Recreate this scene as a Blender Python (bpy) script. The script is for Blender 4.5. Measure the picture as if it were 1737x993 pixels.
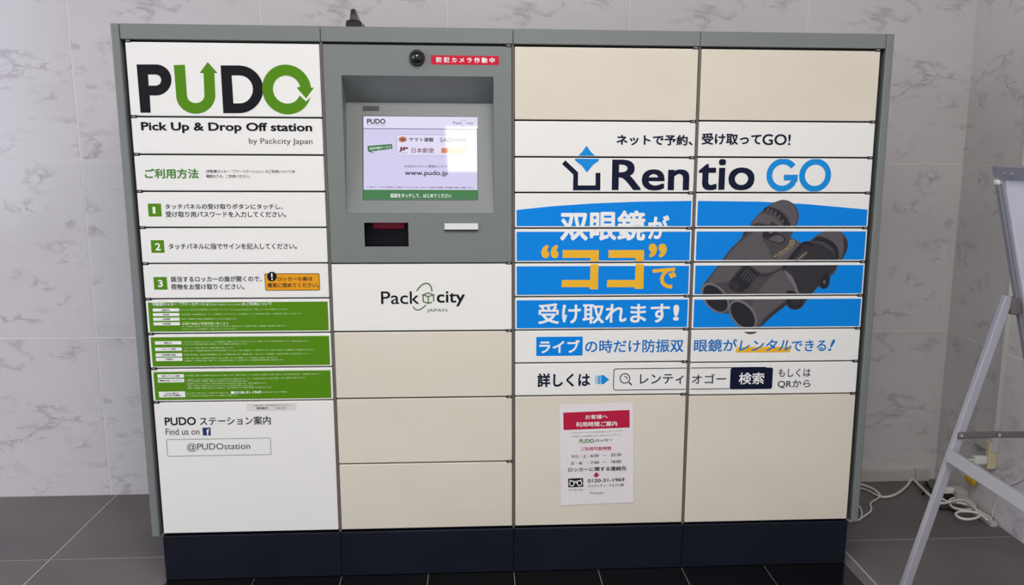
import bpy, bmesh, math, random
from mathutils import Vector, Matrix
from mathutils.geometry import tessellate_polygon
random.seed(7)
for o in list(bpy.data.objects): bpy.data.objects.remove(o)
SC = bpy.context.scene
COL = SC.collection

# ------------------------------------------------------------------ camera
F_PX, PPX, PPY = 1642.66, 923.24, 592.20
CAM = Vector((0.8948, -2.6603, 1.2256))
RX = Vector((0.9974746, -0.0708400, 0.0051140))
RY = Vector((-0.0093821, -0.2027933, -0.9791766))   # image down
RZ = Vector((0.0704019, 0.9766558, -0.2029458))     # forward
cd = bpy.data.cameras.new('camera'); cam = bpy.data.objects.new('camera', cd); COL.objects.link(cam)
cam.matrix_world = Matrix(((RX.x, -RY.x, -RZ.x, CAM.x), (RX.y, -RY.y, -RZ.y, CAM.y), (RX.z, -RY.z, -RZ.z, CAM.z), (0, 0, 0, 1)))
cd.sensor_width = 36; cd.lens = F_PX / 1737 * 36
cd.shift_x = -(PPX - 868.5) / 1737; cd.shift_y = (PPY - 496.5) / 1737
cd.clip_start = 0.05
SC.camera = cam

# ------------------------------------------------------------------ light
SC.view_settings.view_transform = 'Standard'; SC.view_settings.look = 'None'
SC.view_settings.gamma = 1; SC.view_settings.exposure = 0.0
w = bpy.data.worlds.new('world'); SC.world = w; w.use_nodes = True
bg = w.node_tree.nodes['Background']; bg.inputs[0].default_value = (0.97, 0.97, 0.97, 1); bg.inputs[1].default_value = 0.56

def area(name, loc, target, sx, sy, power, color):
    l = bpy.data.lights.new(name, 'AREA'); l.shape = 'RECTANGLE'; l.size = sx; l.size_y = sy; l.energy = power; l.color = color
    o = bpy.data.objects.new(name, l); COL.objects.link(o); o.location = loc
    o.rotation_euler = (Vector(target) - Vector(loc)).to_track_quat('-Z', 'Y').to_euler()
    return o
area('window_daylight', (-3.2, -2.6, 1.7), (0.2, 0.4, 0.9), 2.6, 2.2, 58, (0.74, 0.76, 1.0))

# ------------------------------------------------------------------ materials
def srgb(c):
    return tuple(((v / 255) / 12.92 if v / 255 <= 0.04045 else ((v / 255 + 0.055) / 1.055) ** 2.4) for v in c) + (1,)
MATS = {}
def mat(name, col, rough=0.5, metal=0.0, emit=0.0, spec=0.5, coat=0.0, noise=None, bump=None):
    if name in MATS: return MATS[name]
    m = bpy.data.materials.new(name); m.use_nodes = True; nt = m.node_tree; b = nt.nodes['Principled BSDF']
    c = srgb(col); b.inputs['Base Color'].default_value = c; b.inputs['Roughness'].default_value = rough
    b.inputs['Metallic'].default_value = metal; b.inputs['Specular IOR Level'].default_value = spec
    b.inputs['Coat Weight'].default_value = coat; b.inputs['Coat Roughness'].default_value = 0.05
    if emit: b.inputs['Emission Color'].default_value = c; b.inputs['Emission Strength'].default_value = emit
    if noise:   # (colour2, scale, detail, low, high)
        tc = nt.nodes.new('ShaderNodeTexCoord'); mp = nt.nodes.new('ShaderNodeMapping'); n = nt.nodes.new('ShaderNodeTexNoise'); r = nt.nodes.new('ShaderNodeMapRange')
        mx = nt.nodes.new('ShaderNodeMix'); mx.data_type = 'RGBA'
        nt.links.new(tc.outputs['Object'], mp.inputs[0]); nt.links.new(mp.outputs[0], n.inputs['Vector'])
        if len(noise) > 5: mp.inputs['Scale'].default_value = noise[5]
        n.inputs['Scale'].default_value = noise[1]; n.inputs['Detail'].default_value = noise[2]
        r.inputs['From Min'].default_value = noise[3]; r.inputs['From Max'].default_value = noise[4]
        nt.links.new(n.outputs['Fac'], r.inputs['Value']); nt.links.new(r.outputs[0], mx.inputs['Factor'])
        mx.inputs[6].default_value = c; mx.inputs[7].default_value = srgb(noise[0]); nt.links.new(mx.outputs[2], b.inputs['Base Color'])
    if bump:    # (scale, strength)
        n2 = nt.nodes.new('ShaderNodeTexNoise'); n2.inputs['Scale'].default_value = bump[0]; n2.inputs['Detail'].default_value = 3
        tc2 = nt.nodes.new('ShaderNodeTexCoord'); nt.links.new(tc2.outputs['Object'], n2.inputs['Vector'])
        bp = nt.nodes.new('ShaderNodeBump'); bp.inputs['Strength'].default_value = bump[1]; bp.inputs['Distance'].default_value = 0.002
        nt.links.new(n2.outputs['Fac'], bp.inputs['Height']); nt.links.new(bp.outputs[0], b.inputs['Normal'])
    MATS[name] = m; return m

def marble(name, seed, base):
    m = bpy.data.materials.new(name); m.use_nodes = True; nt = m.node_tree; b = nt.nodes['Principled BSDF']; L = nt.links.new
    tc = nt.nodes.new('ShaderNodeTexCoord'); mp = nt.nodes.new('ShaderNodeMapping')
    mp.inputs['Location'].default_value = (seed * 3.1, seed * 1.7, seed); mp.inputs['Rotation'].default_value = (0, math.radians(32), 0)
    mp.inputs['Scale'].default_value = (1.0, 1.0, 2.1)
    L(tc.outputs['Object'], mp.inputs[0])
    warp = nt.nodes.new('ShaderNodeTexNoise'); warp.inputs['Scale'].default_value = 3.2; warp.inputs['Detail'].default_value = 6; L(mp.outputs[0], warp.inputs['Vector'])
    add = nt.nodes.new('ShaderNodeVectorMath'); add.operation = 'MULTIPLY_ADD'; L(warp.outputs['Color'], add.inputs[0]); add.inputs[1].default_value = (.32, .32, .32); L(mp.outputs[0], add.inputs[2])
    def veins(scale, width, lo, hi, off):
        n = nt.nodes.new('ShaderNodeTexNoise'); n.inputs['Scale'].default_value = scale; n.inputs['Detail'].default_value = 5; n.inputs['Roughness'].default_value = .62
        a = nt.nodes.new('ShaderNodeVectorMath'); a.operation = 'ADD'; a.inputs[1].default_value = (off, off * 2, 0); L(add.outputs[0], a.inputs[0]); L(a.outputs[0], n.inputs['Vector'])
        s = nt.nodes.new('ShaderNodeMath'); s.operation = 'SUBTRACT'; s.inputs[1].default_value = .5; L(n.outputs['Fac'], s.inputs[0])
        ab = nt.nodes.new('ShaderNodeMath'); ab.operation = 'ABSOLUTE'; L(s.outputs[0], ab.inputs[0])
        r = nt.nodes.new('ShaderNodeMapRange'); r.inputs['From Min'].default_value = 0; r.inputs['From Max'].default_value = width; r.inputs['To Min'].default_value = 1; r.inputs['To Max'].default_value = 0; L(ab.outputs[0], r.inputs['Value'])
        mk = nt.nodes.new('ShaderNodeTexNoise'); mk.inputs['Scale'].default_value = 4.5; mk.inputs['Detail'].default_value = 3; a2 = nt.nodes.new('ShaderNodeVectorMath'); a2.operation = 'ADD'; a2.inputs[1].default_value = (off + 5, 1, off); L(mp.outputs[0], a2.inputs[0]); L(a2.outputs[0], mk.inputs['Vector'])
        r2 = nt.nodes.new('ShaderNodeMapRange'); r2.inputs['From Min'].default_value = lo; r2.inputs['From Max'].default_value = hi; L(mk.outputs['Fac'], r2.inputs['Value'])
        mu = nt.nodes.new('ShaderNodeMath'); mu.operation = 'MULTIPLY'; L(r.outputs[0], mu.inputs[0]); L(r2.outputs[0], mu.inputs[1]); return mu.outputs[0]
    def mixc(prev, fac, colr, amt):
        mm = nt.nodes.new('ShaderNodeMath'); mm.operation = 'MULTIPLY'; mm.inputs[1].default_value = amt; L(fac, mm.inputs[0])
        mx = nt.nodes.new('ShaderNodeMix'); mx.data_type = 'RGBA'; L(mm.outputs[0], mx.inputs['Factor'])
        if isinstance(prev, tuple): mx.inputs[6].default_value = prev
        else: L(prev, mx.inputs[6])
        mx.inputs[7].default_value = srgb(colr); return mx.outputs[2]
    c = mixc(srgb(base), veins(2.6, .035, .52, .68, 0.0), (154, 150, 157), .62)
    c = mixc(c, veins(6.5, .045, .54, .66, 3.0), (150, 140, 146), .6)
    cl = nt.nodes.new('ShaderNodeTexNoise'); cl.inputs['Scale'].default_value = 2.0; cl.inputs['Detail'].default_value = 4; L(add.outputs[0], cl.inputs['Vector'])
    r3 = nt.nodes.new('ShaderNodeMapRange'); r3.inputs['From Min'].default_value = .5; r3.inputs['From Max'].default_value = .8; L(cl.outputs['Fac'], r3.inputs['Value'])
    c = mixc(c, r3.outputs[0], (188, 180, 182), .3)
    L(c, b.inputs['Base Color']); b.inputs['Roughness'].default_value = .16; b.inputs['Specular IOR Level'].default_value = .4
    return m

STEEL = mat('grey painted steel', (119, 125, 123), .42)
STEELD = mat('grey post steel', (120, 114, 108), .4)
GAPSHADE = mat('gap shade black', (22, 22, 24), .6)  # near-black colour that paints in the shade behind the door gaps
IVORY = mat('ivory painted door', (226, 220, 205), .34, noise=((217, 209, 192), 2.2, 5, .35, .75, (.8, 1, 1.6)))
WHITE = mat('white door film', (238, 238, 234), .32)
NAVY = mat('navy painted plinth', (17, 22, 36), .45, spec=.3, noise=((14, 18, 30), 6, 3, .4, .7))
BLKTILE = mat('black polished tile', (12, 12, 16), .12)
FLOOR = mat('dark grey stone tile', (104, 99, 100), .42, noise=((88, 84, 86), 2.2, 7, .35, .7), bump=(220, .25))
GROUT = mat('light floor grout', (206, 202, 198), .8)
WGROUT = mat('white wall grout', (236, 234, 232), .7)
MARA = marble('white marble tile', 1.0, (216, 213, 214))
MARB = marble('white marble tile second print', 4.0, (216, 213, 214))
INKBLK = mat('black ink', (18, 19, 26), .45); INKNAVY = mat('navy ink', (12, 20, 48), .4)
SIGN = 1; INKGRY = mat('grey ink', (70, 70, 74), .5); GREEN = mat('green film', (84, 138, 18), .4); GREENT = mat('deep green ink', (70, 132, 48), .5)
INKWHT = mat('white ink', (240, 242, 240), .4); BLUE = mat('blue film', (0, 134, 228), .36); INKBLUE = mat('blue ink', (4, 116, 198), .45)
CYAN = mat('bright blue ink', (22, 142, 220), .4); PALEB = mat('pale blue ink', (176, 210, 234), .45); MIDB = mat('mid blue ink', (96, 168, 220), .45)
YEL = mat('yellow ink', (240, 184, 48), .45); ORG = mat('orange ink', (232, 160, 30), .45); RED = mat('red film', (204, 28, 56), .4)
LOGOG = mat('olive green ink', (86, 118, 72), .5); PALEG = mat('pale green ink', (206, 226, 176), .5)
FBBLUE = mat('dark blue ink', (40, 58, 112), .45); PAPER = mat('white paper', (232, 228, 230), .6); REDINK = mat('crimson ink', (186, 30, 66), .5)
CLEARF = mat('clear sticker film', (226, 222, 218), .25)

for m_ in MATS.values():
    if any(q in m_.name for q in ('ink', 'film')): m_.node_tree.nodes['Principled BSDF'].inputs['Specular IOR Level'].default_value = .18
# ------------------------------------------------------------------ mesh helpers
def to_mesh(name, verts, faces, m=None):
    me = bpy.data.meshes.new(name); me.from_pydata([tuple(v) for v in verts], [], faces); me.validate(); me.update()
    if m: me.materials.append(m)
    return me
def link(name, me, parent=None, loc=(0, 0, 0), label=None):
    o = bpy.data.objects.new(name, me); COL.objects.link(o); o.location = loc
    if parent: o.parent = parent
    if label: o['label'] = label
    return o
def thing(name, loc, label, cat, group=None):
    o = bpy.data.objects.new(name, None); COL.objects.link(o); o.location = loc; o.empty_display_size = .05
    o['label'] = label; o['category'] = cat
    if group: o['group'] = group
    return o
def tag(o, label, cat, group=None):
    o['label'] = label; o['category'] = cat
    if group: o['group'] = group
    return o
class MB:
    """collects boxes, tubes, polygons in world space; build() links them as one mesh"""
    def __init__(s): s.bm = bmesh.new()
    def box(s, x0, x1, y0, y1, z0, z1, bev=0, seg=2, mtx=None):
        r = bmesh.ops.create_cube(s.bm, size=1); vs = r['verts']
        bmesh.ops.scale(s.bm, vec=(x1 - x0, y1 - y0, z1 - z0), verts=vs)
        bmesh.ops.translate(s.bm, vec=((x0 + x1) / 2, (y0 + y1) / 2, (z0 + z1) / 2), verts=vs)
        if bev:
            es = list({e for v in vs for e in v.link_edges})
            g = bmesh.ops.bevel(s.bm, geom=es, offset=bev, segments=seg, profile=.5, affect='EDGES')
            vs = list({v for f in g['faces'] for v in f.verts} | {v for v in vs if v.is_valid})
        if mtx: bmesh.ops.transform(s.bm, matrix=mtx, verts=vs)
        return s
    def poly(s, pts, faces):
        vs = [s.bm.verts.new(p) for p in pts]
        for f in faces:
            try: s.bm.faces.new([vs[i] for i in f])
            except ValueError: pass
        return s
    def tube(s, pts, r, n=10, cap=True):
        pts = [Vector(p) for p in pts]; rings = []; up = Vector((0, 0, 1)); prev = None
        for i, p in enumerate(pts):
            t = (pts[min(i + 1, len(pts) - 1)] - pts[max(i - 1, 0)]).normalized()
            if prev is None: a = t.cross(up if abs(t.z) < .9 else Vector((1, 0, 0))).normalized()
            else: a = (prev - t * prev.dot(t)).normalized()
            prev = a; b = t.cross(a); rr = r[i] if isinstance(r, (list, tuple)) else r
            rings.append([s.bm.verts.new(p + (a * math.cos(k * 2 * math.pi / n) + b * math.sin(k * 2 * math.pi / n)) * rr) for k in range(n)])
        for q in range(len(rings) - 1):
            for k in range(n): s.bm.faces.new((rings[q][k], rings[q][(k + 1) % n], rings[q + 1][(k + 1) % n], rings[q + 1][k]))
        if cap: s.bm.faces.new(rings[0][::-1]); s.bm.faces.new(rings[-1])
        return s
    def build(s, name, m, parent=None, smooth=False, label=None, origin=None):
        bm = s.bm; bmesh.ops.recalc_face_normals(bm, faces=bm.faces)
        off = Vector(origin) if origin is not None else (Vector(ROOTLOC.get(parent.name, (0, 0, 0))) if parent else Vector((0, 0, 0)))
        bmesh.ops.translate(bm, vec=-off, verts=bm.verts)
        me = bpy.data.meshes.new(name); bm.to_mesh(me); bm.free(); me.materials.append(m)
        if smooth:
            for p in me.polygons: p.use_smooth = True
        o = link(name, me, parent, label=label)
        if origin is not None and not parent: o.location = origin
        if parent: ROOTLOC[o.name] = tuple(off)
        return o
ROOTLOC = {}
def root(name, loc, label, cat, group=None):
    o = thing(name, loc, label, cat, group); ROOTLOC[o.name] = loc; return o
def catmull(pts, k=8):
    pts = [Vector(p) for p in pts]; out = []; P = [pts[0] * 2 - pts[1]] + pts + [pts[-1] * 2 - pts[-2]]
    for i in range(1, len(P) - 2):
        a, b, c, d = P[i - 1:i + 3]
        for j in range(k):
            t = j / k
            out.append(.5 * ((2 * b) + (c - a) * t + (2 * a - 5 * b + 4 * c - d) * t * t + (3 * b - a - 3 * c + d) * t ** 3))
    out.append(pts[-1]); return out

# ------------------------------------------------------------------ measuring: photo point -> point on a real plane
def ray(x, y): return (RX * ((x - PPX) / F_PX) + RY * ((y - PPY) / F_PX) + RZ)
def onplane(x, y, o, n):
    d = ray(x, y); t = (Vector(o) - CAM).dot(n) / d.dot(n); return CAM + d * t
def onY(x, y, Y): return onplane(x, y, (0, Y, 0), Vector((0, 1, 0)))
def onZ(x, y, Z): return onplane(x, y, (0, 0, Z), Vector((0, 0, 1)))
def onX(x, y, X): return onplane(x, y, (X, 0, 0), Vector((1, 0, 0)))

class Surf:
    """a printed surface: origin, right axis, up axis; prints are flat films a fraction of a millimetre proud"""
    def __init__(s, o, ex, ez):
        s.o = Vector(o); s.ex = Vector(ex).normalized(); s.ez = Vector(ez).normalized(); s.n = s.ez.cross(s.ex).normalized() * -1
        if s.n.y > 0: s.n = -s.n
    def px(s, x, y):
        p = onplane(x, y, s.o, s.n) - s.o; return Vector((p.dot(s.ex), p.dot(s.ez)))
    def world(s, a, b, d): return s.o + s.ex * a + s.ez * b + s.n * d
FRONT = Surf((0, 0, 0), (1, 0, 0), (0, 0, 1))

# crop helper: coordinates read in an enlarged crop of the photo
class Crop:
    def __init__(s, ox, oy, k): s.ox, s.oy, s.k = ox, oy, k
    def __call__(s, x, y): return (s.ox + x / s.k, s.oy + y / s.k)
    def pts(s, l): return [s(*p) for p in l]

TXT = {}
def glyphs(text, bold, shear=0):
    key = (text, bold, shear)
    if key in TXT: return TXT[key]
    c = bpy.data.curves.new('t', 'FONT'); c.body = text; c.size = 1; c.resolution_u = 4 if len(text) < 32 else 1; c.shear = shear; c.fill_mode = 'FRONT'
    o = bpy.data.objects.new('t', c); COL.objects.link(o)
    dg = bpy.context.evaluated_depsgraph_get(); dg.update(); me = bpy.data.meshes.new_from_object(o.evaluated_get(dg))
    vs = [(v.co.x, v.co.y, 0) for v in me.vertices]; fs = [tuple(p.vertices) for p in me.polygons]
    bpy.data.objects.remove(o); bpy.data.curves.remove(c); bpy.data.meshes.remove(me)
    x0 = min(v[0] for v in vs); x1 = max(v[0] for v in vs); y0 = min(v[1] for v in vs); y1 = max(v[1] for v in vs)
    if bold > .003:      # heavier weight: the same outlines a hair's breadth apart
        base, fb = vs, fs; vs, fs = [], []; rings = 4 if bold < .026 else 8
        for q in range(rings):
            t = math.pi / 4 + q * 2 * math.pi / rings; off = len(vs)
            vs += [(a + bold * math.cos(t), b + bold * math.sin(t), q * 1e-5) for a, b, _ in base]; fs += [tuple(i + off for i in f) for f in fb]
        x0 -= bold * .75; x1 += bold * .75; y0 -= bold * .75; y1 += bold * .75
    TXT[key] = ([((a - x0) / (x1 - x0), (b - y0) / (y1 - y0), c_) for a, b, c_ in vs], fs); return TXT[key]

PRINTS = []   # (surface, name, material, verts2d, faces, layer)
def add(S, name, m, vs, fs, layer):      # every film sits a few microns off the next one, so none coincide
    j = (len(PRINTS) % 10) * 8e-6; PRINTS.append((S, name, m, [(v[0], v[1], (v[2] if len(v) > 2 else 0) + j) for v in vs], fs, layer))
def T(S, text, tl, br, m, bold=.012, layer=3, name='lettering', shear=0):
    a = S.px(*tl); b = S.px(*br); vs, fs = glyphs(text, bold, shear)
    add(S, name, m, [(a.x + u * (b.x - a.x), b.y + v * (a.y - b.y), c_) for u, v, c_ in vs], fs, layer)
def RT(S, text, l, r, h, m, bold=.012, layer=3, name='lettering', flat=False):
    a = S.px(*l); b = S.px(*r); k = (b - a).length / math.hypot(r[0] - l[0], r[1] - l[1]) * h
    if flat: z = (a.y + b.y) / 2; a = Vector((a.x, z)); b = Vector((b.x, z))
    d = b - a; n = Vector((-d.y, d.x)).normalized() * k; vs, fs = glyphs(text, bold)
    add(S, name, m, [tuple(a + d * u + n * (v - .5)) + (c_,) for u, v, c_ in vs], fs, layer)
def PL(S, pts, m, layer=1, name='graphic', holes=(), local=False):
    loops = [[(p if local else S.px(*p)) for p in l] for l in [pts] + list(holes)]
    flat = [Vector((p[0], p[1], 0)) for l in loops for p in l]
    tris = tessellate_polygon([[Vector((p[0], p[1], 0)) for p in l] for l in loops])
    add(S, name, m, [(p.x, p.y) for p in flat], [tuple(t) for t in tris], layer)
def RC(S, tl, br, m, layer=1, name='graphic', r=0):
    a = S.px(*tl); b = S.px(*br); PL(S, rrect(a.x, b.y, b.x, a.y, r), m, layer, name, local=True)
def rrect(x0, y0, x1, y1, r):
    if r <= 0: return [(x0, y0), (x1, y0), (x1, y1), (x0, y1)]
    out = []
    for cx, cy, s in ((x1 - r, y0 + r, -90), (x1 - r, y1 - r, 0), (x0 + r, y1 - r, 90), (x0 + r, y0 + r, 180)):
        for k in range(5): t = math.radians(s + k * 22.5); out.append((cx + r * math.cos(t), cy + r * math.sin(t)))
    return out
def OUT(S, tl, br, w, m, layer=2, name='outline', r=0):
    a = S.px(*tl); b = S.px(*br)
    o = rrect(a.x, b.y, b.x, a.y, r); i = rrect(a.x + w, b.y + w, b.x - w, a.y - w, max(r - w, 0.0003) if r else 0)
    n = len(o); add(S, name, m, o + i, [(k, (k + 1) % n, n + (k + 1) % n, n + k) for k in range(n)], layer)
def ST(S, pts, wpx, m, layer=2, name='graphic', smooth=False, local=False, w=None):
    P = [Vector(p) if local else S.px(*p) for p in pts]
    if smooth: P = [Vector((v.x, v.y)) for v in catmull([(p.x, p.y, 0) for p in P], 6)]
    if w is None: w = wpx * ((S.px(pts[0][0] + 1, pts[0][1]) - S.px(*pts[0])).length)
    L = []; R = []
    for i, p in enumerate(P):
        cl = (P[0] - P[-1]).length < 1e-6
        d0 = (p - P[i - 1]).normalized() if i else ((P[0] - P[-2]) if cl else (P[1] - p)).normalized()
        d1 = (P[i + 1] - p).normalized() if i < len(P) - 1 else ((P[1] - P[0]).normalized() if cl else d0)
        n0 = Vector((-d0.y, d0.x)); n1 = Vector((-d1.y, d1.x)); n = (n0 + n1).normalized(); k = w / 2 / max(n.dot(n0), .35)
        L.append(tuple(p + n * k)); R.append(tuple(p - n * k))
    N = len(P); add(S, name, m, L + R, [(i, i + 1, N + i + 1, N + i) for i in range(N - 1)], layer)
def arc(cx, cy, rx, ry, a0, a1, n=24): return [(cx + rx * math.cos(math.radians(a0 + (a1 - a0) * i / n)), cy - ry * math.sin(math.radians(a0 + (a1 - a0) * i / n))) for i in range(n + 1)]
def ELL(S, c, rx, ry, rot, m, layer, name='graphic', hole=None):
    def e(k):
        o = []
        for i in range(32):
            t = i * math.pi / 16; x = rx * k * math.cos(t); y = ry * k * math.sin(t); q = math.radians(rot)
            o.append((c[0] + x * math.cos(q) - y * math.sin(q), c[1] + x * math.sin(q) + y * math.cos(q)))
        return o
    PL(S, e(1), m, layer, name, holes=[e(hole)] if hole else ())

# ================================================================== SETTING
WY, WX = .735, 2.63        # back wall plane, right wall plane
def struct(o): o['kind'] = 'structure'; return o
def tile_mesh(name, sx, sy, sz, m, bev):
    b = MB().box(-sx / 2, sx / 2, -sy / 2, sy / 2, -sz / 2, sz / 2, bev, 1); bm = b.bm
    bmesh.ops.recalc_face_normals(bm, faces=bm.faces); me = bpy.data.meshes.new(name); bm.to_mesh(me); bm.free(); me.materials.append(m); return me
TW, TH = .613, .605
wall = struct(MB().box(-2.9, WX + .1, WY + .0010, WY + .11, 0, 2.695).build('wall_back', WGROUT))
mA = tile_mesh('wall_tile', TW - .0028, .012, TH - .0028, MARA, .0008); mB = tile_mesh('wall_tile', TW - .0028, .012, TH - .0028, MARB, .0008)
xs = [-.416 + TW * k for k in range(-4, 5)]
zs = [(-.03, .575), (.575, 1.18), (1.18, 1.785), (1.785, 2.39), (2.39, 2.695)]
def odd_tile(x0, x1, z0, z1, m, parent):
    me = tile_mesh('wall_tile', x1 - x0 - .0028, .012, z1 - z0 - .0028, m, .0008); link('wall_tile', me, parent, ((x0 + x1) / 2, WY + .006, (z0 + z1) / 2))
for i, x in enumerate(xs):
    for j, (z0, z1) in enumerate(zs):
        M_ = MARA if j % 2 == 0 else MARB
        if j in (1, 2, 3): link('wall_tile', mA if j % 2 == 0 else mB, wall, (x + TW / 2, WY + .006, (z0 + z1) / 2))
        else: odd_tile(x, x + TW, max(z0, 0), z1, M_, wall)
for j, (z0, z1) in enumerate(zs): odd_tile(xs[-1] + TW, WX, max(z0, 0), z1, MARA if j % 2 == 0 else MARB, wall) if WX - xs[-1] - TW > .01 else None
# right wall
wr = struct(MB().box(WX + .0010, WX + .11, -3.6, WY + .0009, 0, 2.695).build('wall_right', WGROUT))
for k in range(7):
    for j, (z0, z1) in enumerate(zs):
        z0 = max(z0, 0); y1 = WY - TW * k
        me = mA if j % 2 == 0 else mB
        if j not in (1, 2, 3): me = tile_mesh('wall_tile', TW - .0028, .012, z1 - z0 - .0028, MARA if j % 2 == 0 else MARB, .0008)
        o = link('wall_tile', me, wr, (WX + .006, y1 - TW / 2, (z0 + z1) / 2)); o.rotation_euler = (0, 0, math.radians(90))
# floor
fl = struct(MB().box(-2.9, WX + .1, -3.9, WY + .1, -.06, -.0012).build('floor', GROUT))
FT = .609
fm = tile_mesh('floor_tile', FT - .004, FT - .004, .012, FLOOR, .0006)
for i in range(-4, 5):
    for j in range(-6, 1):
        x = -.397 + FT * i; y = .175 + FT * j
        if x + FT < 2.1:
            if j == 0:
                me = tile_mesh('floor_tile', FT - .004, WY - .175 - .004, .012, FLOOR, .0006); link('floor_tile', me, fl, (x + FT / 2, (.175 + WY) / 2, -.006))
            else: link('floor_tile', fm, fl, (x + FT / 2, y + FT / 2, -.006))
for j in range(-6, 1):
    y0 = .175 + FT * j; y1 = min(y0 + FT, WY); x0 = -.397 + FT * 4
    me = tile_mesh('floor_tile', WX - x0 - .004, y1 - y0 - .004, .012, FLOOR, .0006)
    link('floor_tile', me, fl, ((x0 + WX) / 2, (y0 + y1) / 2, -.006))
bt = tile_mesh('black_floor_tile', .2484, .2484, .003, BLKTILE, .0006)
for i in range(8):
    for j in range(4): link('black_floor_tile', bt, fl, (.125 + .25 * i, -.1225 - .25 * j, .0015), label='polished black tile in front of the lockers')
struct(MB().box(-.0, 2.0, -.998, .002, -.001, .0008).build('trim_1', GROUT))
# ceiling with light panels and an added fill light
CZ = 2.695
struct(MB().box(-2.9, WX + .1, -3.9, WY + .1, CZ, CZ + .05).build('ceiling', mat('white ceiling board', (225, 222, 215), .8)))
def ceiling_light(x, y, sx, sy, e, label):
    r = root('ceiling_light', (x, y, CZ - .06), label, 'ceiling light')
    MB().box(x - sx / 2 - .02, x + sx / 2 + .02, y - sy / 2 - .02, y + sy / 2 + .02, CZ - .035, CZ, .004).build('housing', mat('white lamp housing', (230, 230, 230), .5), r)
    MB().box(x - sx / 2, x + sx / 2, y - sy / 2, y + sy / 2, CZ - .045, CZ - .034).build('diffuser', mat('lit diffuser %.1f' % e, (255, 251, 245), .5, emit=e), r)
ceiling_light(1.1, -1.5, 1.2, .25, 24.0, 'long ceiling light nearest the lockers')
ceiling_light(1.045, -2.435, .6, .47, 21.0, 'short square ceiling light behind the long one')
ceiling_light(-.9, -1.7, 1.2, .3, 12.0, 'long ceiling light at left of the room')
ceiling_light(1.3, -3.4, 1.2, .3, 26.0, 'added unseen fill light behind the camera')  # added out of view to give the door fronts more frontal light
# baseboard trunking on the right end of the back wall
IVP = mat('grey white plastic', (196, 194, 190), .45)
struct(MB().box(1.9, 2.545, WY - .022, WY - .0005, 0, .042, .002).build('baseboard_back', IVP))
MB().box(2.546, 2.60, WY - .024, WY - .0005, 0, .046, .002).build('end_cap', IVP, bpy.data.objects['baseboard_back'])

# ================================================================== LOCKERS
LZ = {1: {14: 1.4915, 12: 1.3012, 11: 1.2046, 10: 1.1086, 9: 1.0131, 8: .9167, 7: .8205, 6: .7248, 5: .6274, 4: .5323, 0: .1462},
      2: {14: 1.4915, 8: .9155, 6: .7262, 4: .5352, 2: .3434, 0: .1462},
      3: {14: 1.4915, 12: 1.2989, 11: 1.2026, 10: 1.1073, 9: 1.0106, 8: .9155, 7: .8207, 6: .7263, 5: .6318, 4: .536, 0: .1459},
      4: {14: 1.4915, 12: 1.3009, 11: 1.2043, 10: 1.1081, 9: 1.011, 8: .9161, 7: .8199, 6: .7249, 5: .6284, 4: .532, 0: .1450}}
LAB = {1: 'leftmost locker cabinet with green and black signage doors', 2: 'locker cabinet with grey touch screen panel, second from left',
       3: 'locker cabinet with taped white notice on its bottom door', 4: 'rightmost locker cabinet, doors printed with black binoculars'}
DL = {(1, 14): 'white door with large black and green logo letters', (1, 12): 'white door with one line of bold black lettering', (1, 11): 'white door with green heading', (1, 10): 'white door with green number 1 badge',
      (1, 9): 'white door with green number 2 badge', (1, 8): 'white door with green number 3 badge and orange warning', (1, 7): 'green door with heading and four white boxes', (1, 6): 'green door with four spaced white boxes', (1, 5): 'green door with three white boxes', (1, 4): 'large white door with framed account name',
      (2, 8): 'white door with small cube logo', (2, 6): 'plain ivory door', (2, 4): 'plain ivory door', (2, 2): 'plain ivory door', (3, 14): 'plain ivory door', (4, 14): 'plain ivory door', (3, 4): 'large ivory door behind the notice', (4, 4): 'large plain ivory door'}
DOORS = []   # (x0,x1,z0,z1,object)
CAB = {}
pm = MB().box(-.0035, .0045, -.0026, .0, -.0019, .0019, .0008, 2); bmesh.ops.recalc_face_normals(pm.bm, faces=pm.bm.faces)
pme = bpy.data.meshes.new('hinge_pin'); pm.bm.to_mesh(pme); pm.bm.free(); pme.materials.append(mat('worn hinge pin', (150, 148, 146), .35, .5))
hm = MB().box(-.0085, .0085, -.0016, .014, -.0040, .0040, .0012, 1); bmesh.ops.recalc_face_normals(hm.bm, faces=hm.bm.faces)
hme = bpy.data.meshes.new('hinge'); hm.bm.to_mesh(hme); hm.bm.free(); hme.materials.append(mat('blackened hinge metal', (22, 21, 22), .45))
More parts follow.
